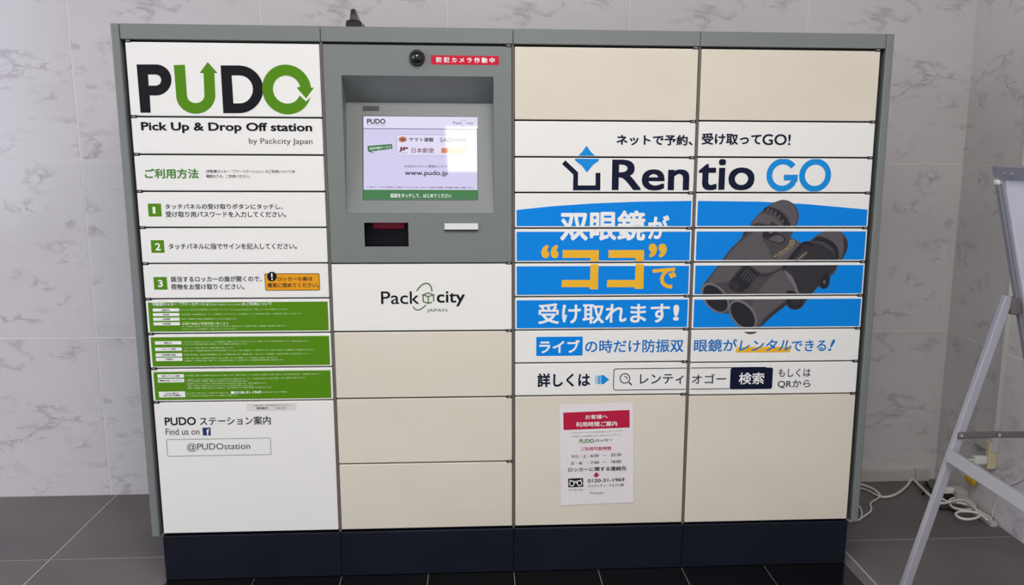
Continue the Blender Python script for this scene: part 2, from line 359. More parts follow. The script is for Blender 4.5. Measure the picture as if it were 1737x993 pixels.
for c in (1, 2, 3, 4):
    x0 = (c - 1) * .5; x1 = c * .5; r = root('locker_cabinet', (x0 + .25, .3, 0), LAB[c], 'locker', 'parcel locker cabinets in one row'); CAB[c] = r
    if c == 2:
        MB().box(x0 + .001, x1 - .001, .024, .60, .138, .93).build('cabinet_body', STEEL, r); MB().box(x0 + .001, x1 - .001, .11, .60, .931, 1.530).build('cabinet_body', STEEL, r)
        MB().box(x0 + .001, x1 - .001, .0205, .024, .138, .93).build('gap_shade_plate', GAPSHADE, r, label='plate painted black for the shade in the door gaps')
        MB().box(x0 + .001, x1 - .001, .0205, .024, 1.43, 1.494).build('gap_shade_plate', GAPSHADE, r, label='plate painted black for the shade in the door gaps')
    else:
        MB().box(x0 + .001, x1 - .001, .024, .60, .138, 1.530).build('cabinet_body', STEEL, r)
        MB().box(x0 + .001, x1 - .001, .0205, .024, .138, 1.494).build('gap_shade_plate', GAPSHADE, r, label='plate painted black for the shade in the door gaps')
    for a, b in ((x0 + .0003, x0 + .0030), (x1 - .0030, x1 - .0003)):
        if (c == 1 and a < .1) or (c == 4 and b > 1.9): continue
        MB().box(a, b, .003, .0205, .1385, 1.494, .0005, 1).build('post', STEELD, r)
    hx0 = x0 + .0006 if c > 1 else -.0057; hx1 = x1 - .0006 if c < 4 else 2.0085
    MB().box(hx0, hx1, -.0015, .60, 1.4945, 1.5327, .0012, 1).build('header_panel', STEEL, r)
    MB().box(x0 + .0005, x1 - .0005, 0, .58, 0.0035 if c else 0, .1375, .0015, 1).build('plinth', NAVY, r, label='navy plinth')
    if c == 1: MB().box(-.0283, -.0072, -.0025, .62, .1365, 1.5330, .0035, 3).build('side_panel', STEEL, r)
    if c == 4: MB().box(2.0098, 2.0305, -.0025, .62, .1345, 1.5330, .0035, 3).build('side_panel', STEEL, r)
    rows = sorted(LZ[c], reverse=True)
    for i in range(len(rows) - 1):
        t, b = rows[i], rows[i + 1]
        hz = LZ[c][t]; hx = x0 + .012 if c == 1 else x1 - .012
        hl = (hx - (x0 + .25), -.3, hz if t != 14 else 1.4905); hg = link('hinge', hme, r, hl); link('hinge_pin', pme, hg)
        if c == 2 and t == 14: continue
        zt = LZ[c][t] - (.0020 if t != 14 else .0035); zb = LZ[c][b] + (.0020 if b else 0)
        xa, xb = x0 + .0045, x1 - .0045
        plain = c in (2,) and t <= 6 or (c in (3, 4) and t in (14, 4))
        d = MB().box(xa, xb, 0, .0195, zb, zt, .0022, 3).build('door', IVORY if plain else WHITE, r, label=DL.get((c, t)))
        if (c, t) in ((3, 9), (3, 8), (3, 7), (4, 9), (4, 8), (4, 7), (3, 10), (4, 10)): d['label'] = 'blue printed door with a white edge'
        DOORS.append((xa, xb, zb, zt, d))
# ---- control panel of cabinet 2
r2 = CAB[2]
OX0, OX1, OZ0, OZ1 = .5499, .9480, 1.0510, 1.4107   # screen recess
BX0, BZ0 = FRONT.px(619, 418.5); BX1, BZ1 = FRONT.px(692.3, 378)
X0, X1, Z0, Z1 = .5045, .9955, .9175, 1.4880
m = MB()
outer = [(X0, Z0), (X1, Z0), (X1, Z1), (X0, Z1)]; h1 = [(OX0, OZ0), (OX1, OZ0), (OX1, OZ1), (OX0, OZ1)]; h2 = [(BX0, BZ0), (BX1, BZ0), (BX1, BZ1), (BX0, BZ1)]
fl_ = [Vector((a, b, 0)) for l in (outer, h1, h2) for a, b in l]
tr = tessellate_polygon([[Vector((a, b, 0)) for a, b in l] for l in (outer, h1, h2)])
m.poly([(p.x, 0, p.y) for p in fl_], [tuple(t) for t in tr])
m.poly([(a, y, b) for y in (0, .0195) for a, b in outer], [(0, 1, 5, 4), (1, 2, 6, 5), (2, 3, 7, 6), (3, 0, 4, 7)])
TY, TZ = .083, 1.3450; BY = .004
m.poly([(OX0, 0, OZ0), (OX1, 0, OZ0), (OX1, 0, OZ1), (OX0, 0, OZ1), (OX0, BY, OZ0 + .001), (OX1, BY, OZ0 + .001), (OX1, TY, TZ), (OX0, TY, TZ)],
       [(0, 1, 5, 4), (1, 2, 6, 5), (2, 3, 7, 6), (3, 0, 4, 7), (4, 5, 6, 7)])
bmesh.ops.remove_doubles(m.bm, verts=m.bm.verts, dist=1e-5)
cp = m.build('control_panel', STEEL, r2, label='grey panel around the screen')
m = MB(); m.poly([(a, y, b) for y in (0, .04) for a, b in h2], [(0, 1, 5, 4), (1, 2, 6, 5), (2, 3, 7, 6), (3, 0, 4, 7), (4, 5, 6, 7)])
m.build('reader_recess', mat('black reader lining', (10, 8, 20), .5, spec=.2), r2)
MB().box(BX0 + .018, BX1 - .012, .034, .0395, BZ1 - .020, BZ1 - .001, .004).build('reader_lamp', mat('red lamp', (110, 6, 38), .6, emit=.2), r2, label='red scanning lamp')
a = FRONT.px(754, 379); b = FRONT.px(811, 391)
PLAST = mat('light grey plastic', (206, 206, 206), .35)
m = MB(); m.poly([(a.x, 0, a.y), (b.x, 0, a.y), (b.x, -.010, b.y + .003), (a.x, -.010, b.y + .003), (a.x, 0, b.y + .003), (b.x, 0, b.y + .003), (a.x, -.006, a.y), (b.x, -.006, a.y)],
       [(6, 7, 2, 3), (0, 1, 7, 6), (3, 2, 5, 4), (0, 6, 3, 4), (1, 5, 2, 7)]); m.build('slot_lip', PLAST, r2)
MB().box(a.x, b.x, -.006, .0, b.y - .0005, b.y + .0028).build('slot', mat('black slot', (12, 14, 24), .5), r2)
# camera dome
dc = FRONT.px(707.3, 98.5); m = MB()
for s_ in range(1):
    N = 24; rings = []
    prof = [(.0212, 0), (.0212, -.003), (.0200, -.004)] + [(.0195 * math.cos(t * math.pi / 16), -.004 - .0195 * math.sin(t * math.pi / 16)) for t in range(0, 8)] + [(.0006, -.0235)]
    for rr, yy in prof: rings.append([m.bm.verts.new((dc.x + rr * math.cos(k * 2 * math.pi / N), yy, dc.y + rr * math.sin(k * 2 * math.pi / N))) for k in range(N)])
    for q in range(len(rings) - 1):
        for k in range(N): m.bm.faces.new((rings[q][k], rings[q][(k + 1) % N], rings[q + 1][(k + 1) % N], rings[q + 1][k]))
    m.bm.faces.new(rings[-1])
m.build('camera_dome', mat('black gloss dome', (12, 12, 16), .06, coat=.5), r2, smooth=True)
a = FRONT.px(731, 93.8); b = FRONT.px(846.3, 110.6)
DECAL = MB().box(a.x, b.x, -.0006, 0, b.y, a.y).build('warning_sticker', RED, r2, label='red sticker with white lettering')
K9 = Crop(680, 60, 9.65)
DPL = {}
RT(FRONT, '防 犯 カ メ ラ 作 動 中', K9(580, 401), K9(1535, 410), 8.8, INKWHT, .03, 8, name='sticker_lettering', flat=True)
# touch screen on the tilted plate
nrm = Vector((0, TZ - OZ0 - .001, -(TY - BY)));  # direction normal (y forward negative)
SCR = Surf((0, BY, OZ0 + .001), (1, 0, 0), (0, TY - BY, TZ - OZ0 - .001))
def on_scr(tl, br, d0, d1, name, m_, parent, r_=0):
    a = SCR.px(*tl); b = SCR.px(*br); q = rrect(a.x, b.y, b.x, a.y, r_); n = len(q)
    P = [SCR.world(x, y, d) for d in (d0, d1) for x, y in q]
    return MB().poly(P, [tuple(range(n)), tuple(range(n, 2 * n))] + [(k, (k + 1) % n, n + (k + 1) % n, n + k) for k in range(n)]).build(name, m_, parent)
K6 = Crop(560, 160, 4.966)
on_scr(K6(274, 180), K6(1246, 894), -.001, .0006, 'screen_bezel', mat('black bezel', (24, 24, 30), .4), r2)
SCRM = mat('lit lilac screen', (222, 216, 250), .03, emit=.86, spec=.3); SCRM.node_tree.nodes['Principled BSDF'].inputs['Base Color'].default_value = (.03, .03, .035, 1)
SB = on_scr(K6(281, 186), K6(1242, 889), .0003, .0012, 'touch_screen', SCRM, r2)
LBL = on_scr(K6(275, 100), K6(413, 140), 0, .0012, 'panel_label', mat('black label', (30, 32, 40), .4), r2, .001)
def em(n, c, e=.8):      # lit pixels: light comes from the display, not from the paint
    m_ = mat(n, c, .03, emit=e * 1.1, spec=.3); m_.node_tree.nodes['Principled BSDF'].inputs['Base Color'].default_value = (.03, .03, .035, 1); return m_
SG = em('screen green', (58, 128, 66), .75); SD = mat('screen dark text', (46, 46, 60), .03, spec=.3); SR = em('screen red', (150, 30, 60), .5); SO = em('screen orange', (248, 190, 150), .8); SO2 = em('screen deep orange', (232, 130, 80), .7); SGR = em('screen grey', (150, 150, 165), .7); SW = em('screen white', (250, 250, 255), .9)
k = K6
RC(SCR, k(281, 186), k(1242, 288), em('screen pale', (232, 228, 252), .82), 1, 'screen_graphic')
ST(SCR, [k(281, 291), k(1238, 297)], .9, SD, 2, 'screen_graphic')
RT(SCR, 'PUDO', k(312, 230), k(466, 230), 8.6, SD, .03, 3, 'screen_lettering')
RT(SCR, 'Pick Up & Drop Off station', k(312, 262), k(468, 264), 1.7, SD, .02, 3, 'screen_lettering')
RT(SCR, 'Pack', k(1037, 243), k(1110, 244), 4.6, SD, 0, 3, 'screen_lettering'); RT(SCR, 'city', k(1150, 247), k(1205, 248), 6, SD, 0, 3, 'screen_lettering')
ST(SCR, [k(1105, 232), k(1122, 218), k(1138, 224), k(1142, 240)], .7, SGR, 3, 'screen_graphic', True); ST(SCR, [k(1104, 264), k(1116, 270), k(1132, 258)], .7, SGR, 3, 'screen_graphic', True)
OUT(SCR, k(558, 340), k(1003, 520), .0008, SGR, 2, 'screen_graphic')
RC(SCR, k(561, 343), k(1000, 517), em('screen pale', (232, 228, 252), .82), 1, 'screen_graphic')
ELL(SCR, k(612, 382), 7.2, 4.8, 0, SO2, 3, 'screen_graphic'); ELL(SCR, k(612, 384), 4.4, 2.7, 8, mat('screen brown', (96, 52, 36), .4), 4, 'screen_graphic')
RT(SCR, 'ヤマト運輸', k(665, 383), k(872, 385), 7.6, SD, .025, 3, 'screen_lettering')
RT(SCR, 'SAGAWA', k(925, 386), k(1150, 388), 7.2, SGR, .03, 3, 'screen_lettering')
RT(SCR, 'JP', k(580, 466), k(658, 466), 7.8, SR, .05, 3, 'screen_lettering'); RT(SCR, 'POST', k(578, 494), k(655, 497), 1.6, SR, .02, 3, 'screen_lettering')
RT(SCR, '日本郵便', k(687, 474), k(875, 476), 9, SR, .012, 3, 'screen_lettering')
RC(SCR, k(937, 455), k(1150, 497), SO, 2, 'screen_graphic'); RC(SCR, k(937, 455), k(990, 497), SO2, 3, 'screen_graphic')
RT(SCR, 'PUDOのくわしい情報はこちら！', k(630, 608), k(990, 610), 4.6, SD, .01, 3, 'screen_lettering')
RT(SCR, 'www.pudo.jp', k(630, 669), k(990, 671), 10.5, SD, .02, 3, 'screen_lettering')
RT(SCR, '※一部のサービスがご利用頂けない場合がございます。詳しくはサービス提供元の情報、表示情報の詳細をご確認ください。', k(312, 783), k(1215, 789), 2.6, SD, .02, 3, 'screen_lettering')
RC(SCR, k(282, 806), k(1242, 889), SG, 1, 'screen_graphic')
RT(SCR, '画面をタッチして、はじめてください', k(510, 855), k(1022, 857), 7.2, SW, .012, 3, 'screen_lettering')
PL(SCR, k.pts([(315, 437), (522, 420), (526, 460), (347, 484), (380, 506), (318, 482)]), SG, 2, 'screen_graphic')
RT(SCR, '対応可能サービス', k(333, 461), k(512, 443), 4.6, SW, .01, 3, 'screen_lettering')

# ================================================================== PRINTED SIGNS on the doors
S = FRONT
k = Crop(225, 95, 9.03)
PL(S, k.pts([(60, 130), (350, 130)] + arc(358, 368, 238, 238, 88, -86, 22) + [(262, 605), (278, 870), (122, 870)]), INKBLK, 2, 'logo_letter',
   holes=[k.pts([(235, 285), (345, 285)] + arc(352, 370, 86, 85, 88, -86, 14) + [(247, 455)])])
PL(S, k.pts([(630, 140), (800, 135), (832, 600)] + arc(967, 600, 134, 122, 180, 360, 18)[1:-1] + [(1100, 600), (1085, 262), (1025, 262), (1150, 92), (1300, 262), (1252, 262), (1268, 600)] + arc(968, 600, 301, 286, 360, 180, 26)[1:]), GREEN, 2, 'logo_letter')
k = Crop(370, 95, 9.03)
PL(S, k.pts([(38, 145), (300, 145)] + arc(318, 512, 372, 366, 88, -86, 26) + [(80, 878)]), INKBLK, 2, 'logo_letter', holes=[k.pts([(207, 298), (330, 298)] + arc(325, 513, 208, 215, 84, -80, 18) + [(235, 728)])])
c = S.px(*k(1052, 516)); ro = (S.px(*k(1427, 516)) - c).length; ri = ro * .562
def cc(r_, a_): return (c.x + r_ * math.cos(math.radians(a_)), c.y + r_ * math.sin(math.radians(a_)))
ring = [cc(ro, 5 + (343 - 5) * i / 44) for i in range(45)] + [tuple(S.px(*k(1348, 697)))] + [cc(ri * 1.0, 336 - (336 - 13) * i / 40) for i in range(41)] + [tuple(S.px(*k(*p))) for p in ((1202, 486), (1348, 650), (1468, 486))]
PL(S, ring, GREEN, 3, 'logo_letter', local=True)
T(S, 'Pick Up & Drop Off station', (239, 207), (529.8, 227.3), INKBLK, .03)
T(S, 'by Packcity Japan', (422, 234.5), (530.3, 247.4), INKGRY, 0)
k = Crop(200, 250, 3.819)
T(S, 'ご利用方法', k(172, 138), k(524, 203), GREENT, .028)
RT(S, '[宅配便ロッカー「プドーステーション」のご利用について]を', k(572, 158), k(1148, 158), 6, INKBLK, .012, flat=True)
RT(S, '確認のうえ、ご利用ください。', k(572, 188), k(856, 188), 5.6, INKBLK, .012, flat=True)
for tl, br, n, a, b in (((193, 365), (285, 449), '1', (224, 386), (245, 430)), ((212, 602), (303, 684), '2', (240, 621), (279, 668)), ((230, 841), (322, 923), '3', (258, 860), (293, 906))):
    RC(S, k(*tl), k(*br), GREEN, 1, 'number_badge'); T(S, n, k(*a), k(*b), INKWHT, .012 if n == '1' else .028, 3, 'badge_number')
T(S, 'タッチパネルの受け取りボタンにタッチし、', k(305, 366), k(1068, 402), INKBLK, .018)
T(S, '受け取り用パスワードを入力してください。', k(308, 415), k(1090, 454), INKBLK, .018)
T(S, 'タッチパネルに指でサインを記入してください。', k(327, 623), k(1160, 660), INKBLK, .018)
T(S, '該当するロッカーの扉が開くので、', k(341, 836), k(932, 871), INKBLK, .018)
T(S, '荷物をお受け取りください。', k(343, 886), k(820, 921), INKBLK, .018)
RC(S, k(949, 818), k(1310, 928), INKBLK, 1, 'warning_panel', r=.004); RC(S, k(953, 822), k(1306, 924), ORG, 2, 'warning_panel', r=.0035)
ELL(S, k(998, 838), 8.2, 8.2, 0, INKBLK, 3, 'warning_mark'); T(S, '!', k(992, 815), k(1004, 861), INKWHT, .03, 4, 'warning_mark')
T(S, 'ロッカーの扉は', k(1036, 839), k(1260, 866), INKBLK, .02, 4)
T(S, '確実に閉めてください。', k(968, 879), k(1302, 908), INKBLK, .02, 4)
# green doors
k = Crop(240, 500, 5.109)
for rr in (7, 6, 5):
    zb = LZ[1][{7: 6, 6: 5, 5: 4}[rr]] + .0055; zt = LZ[1][rr] - .0085
    PL(S, [(.0105, zb), (.4905, zb), (.4905, zt), (.0105, zt)], GREEN, 1, 'green_film', local=True)
H = .85
RT(S, '宅配便ロッカー「プドーステーション」', k(96, 85), k(625, 82), 5.8, INKWHT, .02); RT(S, '（以下「PUDOステーション」といいます）', k(633, 86), k(868, 85), 2.8, INKWHT, .012); RT(S, 'のご利用について', k(872, 82), k(1130, 79), 5.6, INKWHT, .02)
for i, t in enumerate(('設置会社', '利用者', '利用期間', '利用時間')):
    x, y = 97 + 2.1 * i, 120 + 40 * i; RC(S, k(x, y + 1), k(x + 231, y + 26), INKWHT, 2, 'label_box'); w_ = 17 if t != '利用者' else 13
    RT(S, t, k(x + 115 - w_ * 2, y + 13.5), k(x + 115 + w_ * 2, y + 13), 3.0, INKBLK, .02, 4)
def lines(arr, h=2.5):
    for t, x, y, x2, y2 in arr: RT(S, t, k(x, y), k(x2, y2), h, PALEG, .01)
lines([('Packcity Japan株式会社が設置運営する宅配便ロッカーです。Packcity Japan株式会社(以下「当社」といいます)が設置しております。', 338, 132, 1265, 127),
       ('当社が提携した運送事業者(以下「サービス事業者」といいます)のサービス利用者で、サービス利用規約に同意し、本利用規約に同意した方に限ります。', 345, 173, 1390, 165),
       ('当社が一時保管する荷物の保管期間はサービスにより異なります。', 345, 212, 825, 210),
       ('但し、年末年始、設備点検、その他やむを得ない理由により利用できない場合があります。利用時間の詳細は、各設置施設の営業時間をご確認ください。', 350, 277, 1260, 270),
       ('PUDOステーションは利用時間外にご利用いただくことはできません。', 350, 299, 820, 297)])
RT(S, '店舗や施設の営業時間に準じます', k(352, 252), k(755, 250), 4.8, PALEG, .02)
for (x, y), t, w_ in (((116, 404), '開錠方法', 17), ((118, 459), 'パスワードの管理', 31), ((122, 509), '利用情報の管理', 30), ((125, 547), '免責事項', 17)):
    RC(S, k(x, y + 1), k(x + 231, y + 28), INKWHT, 2, 'label_box'); RT(S, t, k(x + 116 - w_ * 2, y + 14.5), k(x + 116 + w_ * 2, y + 14), 3.0, INKBLK, .02, 4)
lines([('1. タッチパネルの受取ボタンにタッチし、サービス事業者からご連絡したパスワードを入力してください。宅配ボックスに入れた荷物をお受取りください。扉を必ず閉めてください。', 358, 411, 1455, 402),
       ('2. パスワードが不明な場合や紛失した場合は、サービス事業者にお問い合わせください。', 360, 431, 920, 427),
       ('パスワードは、利用者の責任において厳重に管理をお願いいたします。', 365, 464, 800, 461),
       ('当社およびサービス事業者は第三者による不正利用が発生したことによって生じる損害等について責任を負いません。当社および各サービス事業者では一切責任を負いかねます。', 365, 488, 1495, 477),
       ('利用者の個人情報は、当社の個人情報保護方針、各サービス事業者の規定に従い、利用目的に限り、当社およびサービス事業者が、利用状況の管理および分析に利用いたします。', 368, 522, 1448, 512),
       ('1. 天災、停電、故障、通信障害等の事由により生じた損害、サービスの遅延等、サービス提供会社の責任は、負いかねます。', 372, 553, 1182, 546),
       ('2. 利用者が、ご利用規約に違反した場合、サービス提供会社の判断により、当社およびサービス提供会社は利用を制限する場合があります。', 372, 574, 1230, 565)])
for (x, y), t, w_ in (((138, 692), '防犯カメラによる撮影', 39), ((141, 732), '緊急時の対応・メンテナンス', 50)):
    RC(S, k(x, y), k(x + 231, y + 28), INKWHT, 2, 'label_box'); RT(S, t, k(x + 116 - w_ * 2, y + 14.5), k(x + 116 + w_ * 2, y + 13), 3.0, INKBLK, .02, 4)
RC(S, k(150, 842), k(381, 889), INKWHT, 2, 'label_box'); RT(S, 'PUDOに関する', k(208, 857), k(322, 856), 3, INKBLK, .02, 4); RT(S, 'お問い合わせ連絡先', k(190, 876), k(340, 874), 3.1, INKBLK, .02, 4)
lines([('PUDOの周囲は、防犯および安全確保の目的で防犯カメラにて撮影しております。撮影した映像は、サービスの提供および安全管理、法令に基づく場合など、正当な目的の範囲内に限り、一定期間保管の上利用します。', 378, 703, 1545, 687),
       ('1. 緊急時やメンテナンスの際は予告なく、PUDOの利用を停止する場合があります。また、一定時間以上利用がない場合も同様に、以下の措置を行う場合があります。', 388, 739, 1422, 720),
       ('PUDOが故障した場合、復旧までお待ちいただく場合があります。', 395, 753, 925, 748), ('2. 緊急時やメンテナンスの際には当社の係員がPUDOの扉を開ける場合があり、荷物の確認を行います。', 388, 774, 1082, 766),
       ('当社、委託先の係員によるメンテナンスへのご協力をお願いいたします。', 400, 792, 972, 787), ('3. 荷物の長期間の放置が認められた場合は、当社の規定により荷物を移動する場合があります。', 388, 812, 1132, 803),
       ('PUDOに関するお問い合わせは、下記の窓口までご連絡ください。', 390, 856, 765, 850), ('受付時間 9:00～20:00（年中無休）', 1048, 846, 1260, 843), ('サービス内容に関するお問い合わせは各サービス事業者までご連絡ください。', 390, 880, 840, 872)])
RC(S, k(775, 839), k(808, 860), INKWHT, 2, 'label_box'); RT(S, '0120-31-1969', k(815, 849), k(1038, 845), 4.2, INKWHT, .03)
# bottom door of cabinet 1
k = Crop(410, 676, 9.547)
OUT(S, k(88, 98), k(885, 190), .0006, mat('faint grey ink', (170, 168, 168), .5), 1, 'sticker_edge'); RC(S, k(94, 104), k(879, 184), CLEARF, 1, 'management_sticker')
RT(S, 'ご連絡の際は、下記管理番号をお伝えください。', k(180, 117), k(790, 110), 1.7, INKBLK, .01, 3, flat=True)
RT(S, '管理番号', k(240, 160), k(425, 159), 4, INKBLK, .01, 3, flat=True); RT(S, '4 6 0 3', k(545, 157), k(712, 156), 3.6, INKBLK, .01, 3, flat=True)
k = Crop(240, 670, 3.075)
T(S, 'PUDO', k(120, 118), k(285, 158), INKBLK, .025); T(S, 'ステーション案内', k(302, 116), k(675, 155), INKBLK, .014)
T(S, 'Find us on', k(125, 177), k(303, 208), INKGRY, 0); RC(S, k(318, 172), k(362, 212), FBBLUE, 2, 'social_badge'); T(S, 'f', k(338, 179), k(355, 211), INKWHT, .03, 4, 'social_badge_letter')
OUT(S, (282, 745.9), (460.4, 771.9), .0012, INKGRY, 2, 'outline', .003); T(S, '@PUDOstation', k(237, 254), k(568, 292), INKGRY, 0)
# cube logo door
k = Crop(630, 470, 9.65)
T(S, 'Pack', k(155, 238), k(785, 443), INKBLK, .006); T(S, 'city', k(1068, 236), k(1533, 482), INKBLK, .018)
for pts in ([(843, 295), (930, 262), (1018, 295), (930, 322), (843, 295)], [(843, 290), (850, 405), (930, 435), (992, 412)], [(930, 322), (930, 435)], [(1016, 290), (1020, 408)]):
    ST(S, k.pts(pts), 2.1, LOGOG, 2, 'logo_mark')
ST(S, k.pts([(740, 230), (800, 155), (870, 110), (930, 112), (975, 160), (992, 240)]), 2.2, LOGOG, 2, 'logo_mark', True)
ST(S, k.pts([(682, 485), (715, 528), (765, 542), (830, 515), (893, 460)]), 2.0, LOGOG, 2, 'logo_mark', True)
T(S, 'JAPAN', k(905, 522), k(1240, 586), LOGOG, 0)
# rental advert across cabinets 3 and 4
T(S, 'ネットで予約、', (1046, 228.3), (1174.5, 247), INKNAVY, .03)
T(S, '受け取って', (1190.6, 226), (1291, 246), INKNAVY, .03); T(S, 'GO!', (1293.6, 227.6), (1340.5, 246.5), INKNAVY, .018)
k = Crop(860, 180, 4.515)
PL(S, k.pts([(610, 303), (640, 348), (690, 398), (707, 408), (700, 422), (655, 455), (612, 510), (572, 457), (527, 422), (518, 408), (533, 396), (580, 345)]), CYAN, 2, 'logo_mark')
ST(S, k.pts([(434, 430), (526, 517), (524, 627), (696, 627), (697, 512)]), 8.2, INKNAVY, 2, 'logo_mark')
T(S, 'Ren', k(806, 410), k(1393, 648), INKNAVY, .022); k = Crop(1160, 180, 4.514); T(S, 'tio', k(115, 405), k(537, 646), INKNAVY, .022)
c = S.px(*k(755, 529)); cb = S.px(*k(1005, 531)); wpx = (S.px(*k(1127, 531)) - cb).length; sw = wpx * .36
def ringpts(c_, r_, a0, a1, n=40): return [(c_.x + r_ * math.cos(math.radians(a0 + (a1 - a0) * i / n)), c_.y + r_ * math.sin(math.radians(a0 + (a1 - a0) * i / n))) for i in range(n + 1)]
ST(S, ringpts(cb, wpx - sw / 2, 0, 360, 48), 0, CYAN, 2, 'logo_letter', local=True, w=sw)
rg = wpx - sw / 2
ST(S, ringpts(c, rg, 38, 330, 44) , 0, CYAN, 2, 'logo_letter', local=True, w=sw)
gx = c.x + rg - .002
PL(S, [(gx + sw / 2, c.y + .001), (c.x + .004, c.y + .001), (c.x + .004, c.y + .001 - sw * .95), (gx - sw * .45, c.y + .001 - sw * .95), (gx - sw * .52, c.y - rg * .52), (gx + sw * .02, c.y - rg * .62), (gx + sw / 2, c.y - rg * .45)], CYAN, 3, 'logo_letter', local=True)
# blue film field
top = [(870, 357.2), (875.5, 356.5), (937.5, 350), (1004, 345.4), (1081.5, 342.3), (1173.4, 341), (1183.3, 341), (1293, 342.4), (1370.5, 346.6), (1473.5, 356), (1480, 357)]
tp = [tuple(S.px(*p)) for p in top]
PL(S, [(tp[0][0], .70), (tp[-1][0], .70)] + tp[::-1], BLUE, 1, 'blue_film', local=True)
k = Crop(860, 320, 2.759)
T(S, '双眼鏡', k(250, 103), k(645, 243), INKWHT, .027); T(S, 'が', k(662, 125), k(757, 236), INKWHT, .027)
T(S, '“', k(162, 265), k(240, 325), YEL, .03); T(S, '”', k(665, 259), k(745, 322), YEL, .03)
PL(S, k.pts([(260, 288), (430, 288), (425, 472), (388, 472), (388, 462), (255, 462), (257, 428), (389, 428), (391, 325), (260, 325)]), YEL, 2, 'large_letter')
PL(S, k.pts([(475, 288), (642, 288), (638, 470), (598, 470), (598, 462), (467, 462), (469, 428), (599, 428), (603, 325), (475, 325)]), YEL, 2, 'large_letter')
T(S, 'で', k(682, 371), k(790, 468), YEL, .03)
T(S, '受け取れます', k(146, 538), k(760, 630), INKWHT, .025); T(S, '!', k(780, 545), k(803, 618), INKWHT, .04)
k = Crop(900, 560, 6.204)
RC(S, k(60, 74), k(547, 270), BLUE, 1, 'blue_badge', r=.003); T(S, 'ライブ', k(92, 108), k(517, 240), INKWHT, .03)
T(S, 'の時だけ防振双', k(575, 105), k(1608, 233), INKBLUE, .018)
T(S, '詳しくは', k(72, 458), k(625, 597), INKNAVY, .028)
RC(S, k(678, 484), k(702, 568), PALEB, 2, 'arrow_mark'); RC(S, k(707, 481), k(736, 570), MIDB, 2, 'arrow_mark'); PL(S, k.pts([(742, 476), (768, 476), (826, 522), (768, 571), (742, 571)]), CYAN, 2, 'arrow_mark')
a_ = k(872, 406); OUT(S, a_, (1300, 659.6), .0022, INKNAVY, 2, 'search_box_outline', .008)
cm = S.px(*k(993, 510)); ST(S, ringpts(cm, .0138, 0, 360, 30), 0, INKNAVY, 3, 'magnifier_mark', local=True, w=.0026); ST(S, k.pts([(1034, 550), (1064, 580)]), 2.2, INKNAVY, 3, 'magnifier_mark'); ST(S, k.pts([(985, 488), (1008, 497), (1018, 518)]), 1.4, INKNAVY, 3, 'magnifier_mark', True)
T(S, 'レンティ', k(1152, 468), k(1608, 568), INKNAVY, .008)
k = Crop(1160, 320, 2.759)
T(S, '眼鏡が', k(48, 706), k(247, 763), INKBLUE, .018); T(S, 'レンタル', k(260, 708), k(502, 760), INKBLUE, .018, 3, shear=.15); T(S, 'できる', k(505, 710), k(664, 761), INKBLUE, .018); T(S, '!', k(678, 707), k(704, 760), INKBLUE, .02, shear=.3)
PL(S, k.pts([(250, 742), (505, 741), (495, 767), (240, 768)]), YEL, 1, 'underline_band')
T(S, 'オゴー', k(38, 869), k(197, 912), INKNAVY, .008); RC(S, k(219, 840), k(412, 938), INKNAVY, 3, 'search_button', r=.006); T(S, '検索', k(258, 862), k(374, 916), INKWHT, .02, 5)
T(S, 'もしくは', k(443, 844), k(592, 881), INKNAVY, .008); T(S, 'QRから', k(440, 897), k(590, 934), INKNAVY, .008)
# printed binoculars
B0 = mat('binocular print body', (66, 62, 66), .4); B1 = mat('binocular print light', (86, 82, 86), .4); B2 = mat('binocular print dark', (40, 38, 44), .4); B3 = mat('binocular print black', (17, 17, 27), .4); B4 = mat('binocular print highlight', (112, 108, 112), .4); GOLD = mat('gold ink', (176, 156, 116), .4)
def smooth_poly(pts, kk=3):
    P = pts + pts[:1]; c_ = catmull([(p[0], p[1], 0) for p in P], kk); return [(v.x, v.y) for v in c_[:-1]]
def BP(pts, m_, layer, sm=True): PL(S, k.pts(smooth_poly(pts) if sm else pts), m_, layer, 'binoculars_print')
BP([(408, 72), (440, 58), (465, 53), (490, 58), (515, 74), (532, 100), (538, 128), (535, 152), (522, 182), (508, 212), (500, 226), (520, 242), (548, 254), (582, 248), (600, 236), (625, 216), (665, 197), (710, 193), (742, 208), (763, 236), (768, 266), (760, 296), (742, 330), (722, 362), (702, 398), (684, 415), (680, 448), (667, 467), (646, 469), (632, 459), (602, 490), (572, 528), (550, 558), (522, 568), (496, 562), (474, 547), (440, 576), (400, 610), (368, 638), (352, 655), (340, 674), (312, 682), (284, 674), (255, 645), (230, 612), (210, 586), (185, 587), (150, 575), (118, 550), (95, 515), (83, 480), (86, 455), (105, 430), (140, 385), (170, 345), (200, 305), (230, 270), (262, 240), (276, 215), (284, 200), (306, 190), (313, 165), (330, 140), (355, 115), (380, 92)], B0, 2)
BP([(396, 84), (440, 62), (468, 57), (495, 66), (520, 92), (530, 125), (524, 165), (505, 178), (495, 145), (470, 112), (430, 90)], B1, 3)
BP([(372, 98), (390, 86), (432, 98), (468, 124), (492, 160), (497, 178), (470, 178), (455, 150), (420, 118), (380, 108)], B3, 4)
for i in range(6):
    t = i / 5; x = 392 + t * 88; y = 92 + t * t * 70 + t * 8; BP([(x, y), (x + 9, y + 4), (x + 2, y + 19), (x - 7, y + 14)], B1, 5, False)
BP([(330, 142), (368, 118), (420, 132), (450, 160), (462, 178), (400, 170), (345, 168), (316, 176)], B1, 3); BP([(313, 178), (345, 160), (395, 172), (410, 155), (432, 168), (436, 178)], B2, 4)
BP([(290, 196), (310, 192), (300, 206), (284, 220), (274, 214)], B2, 4)
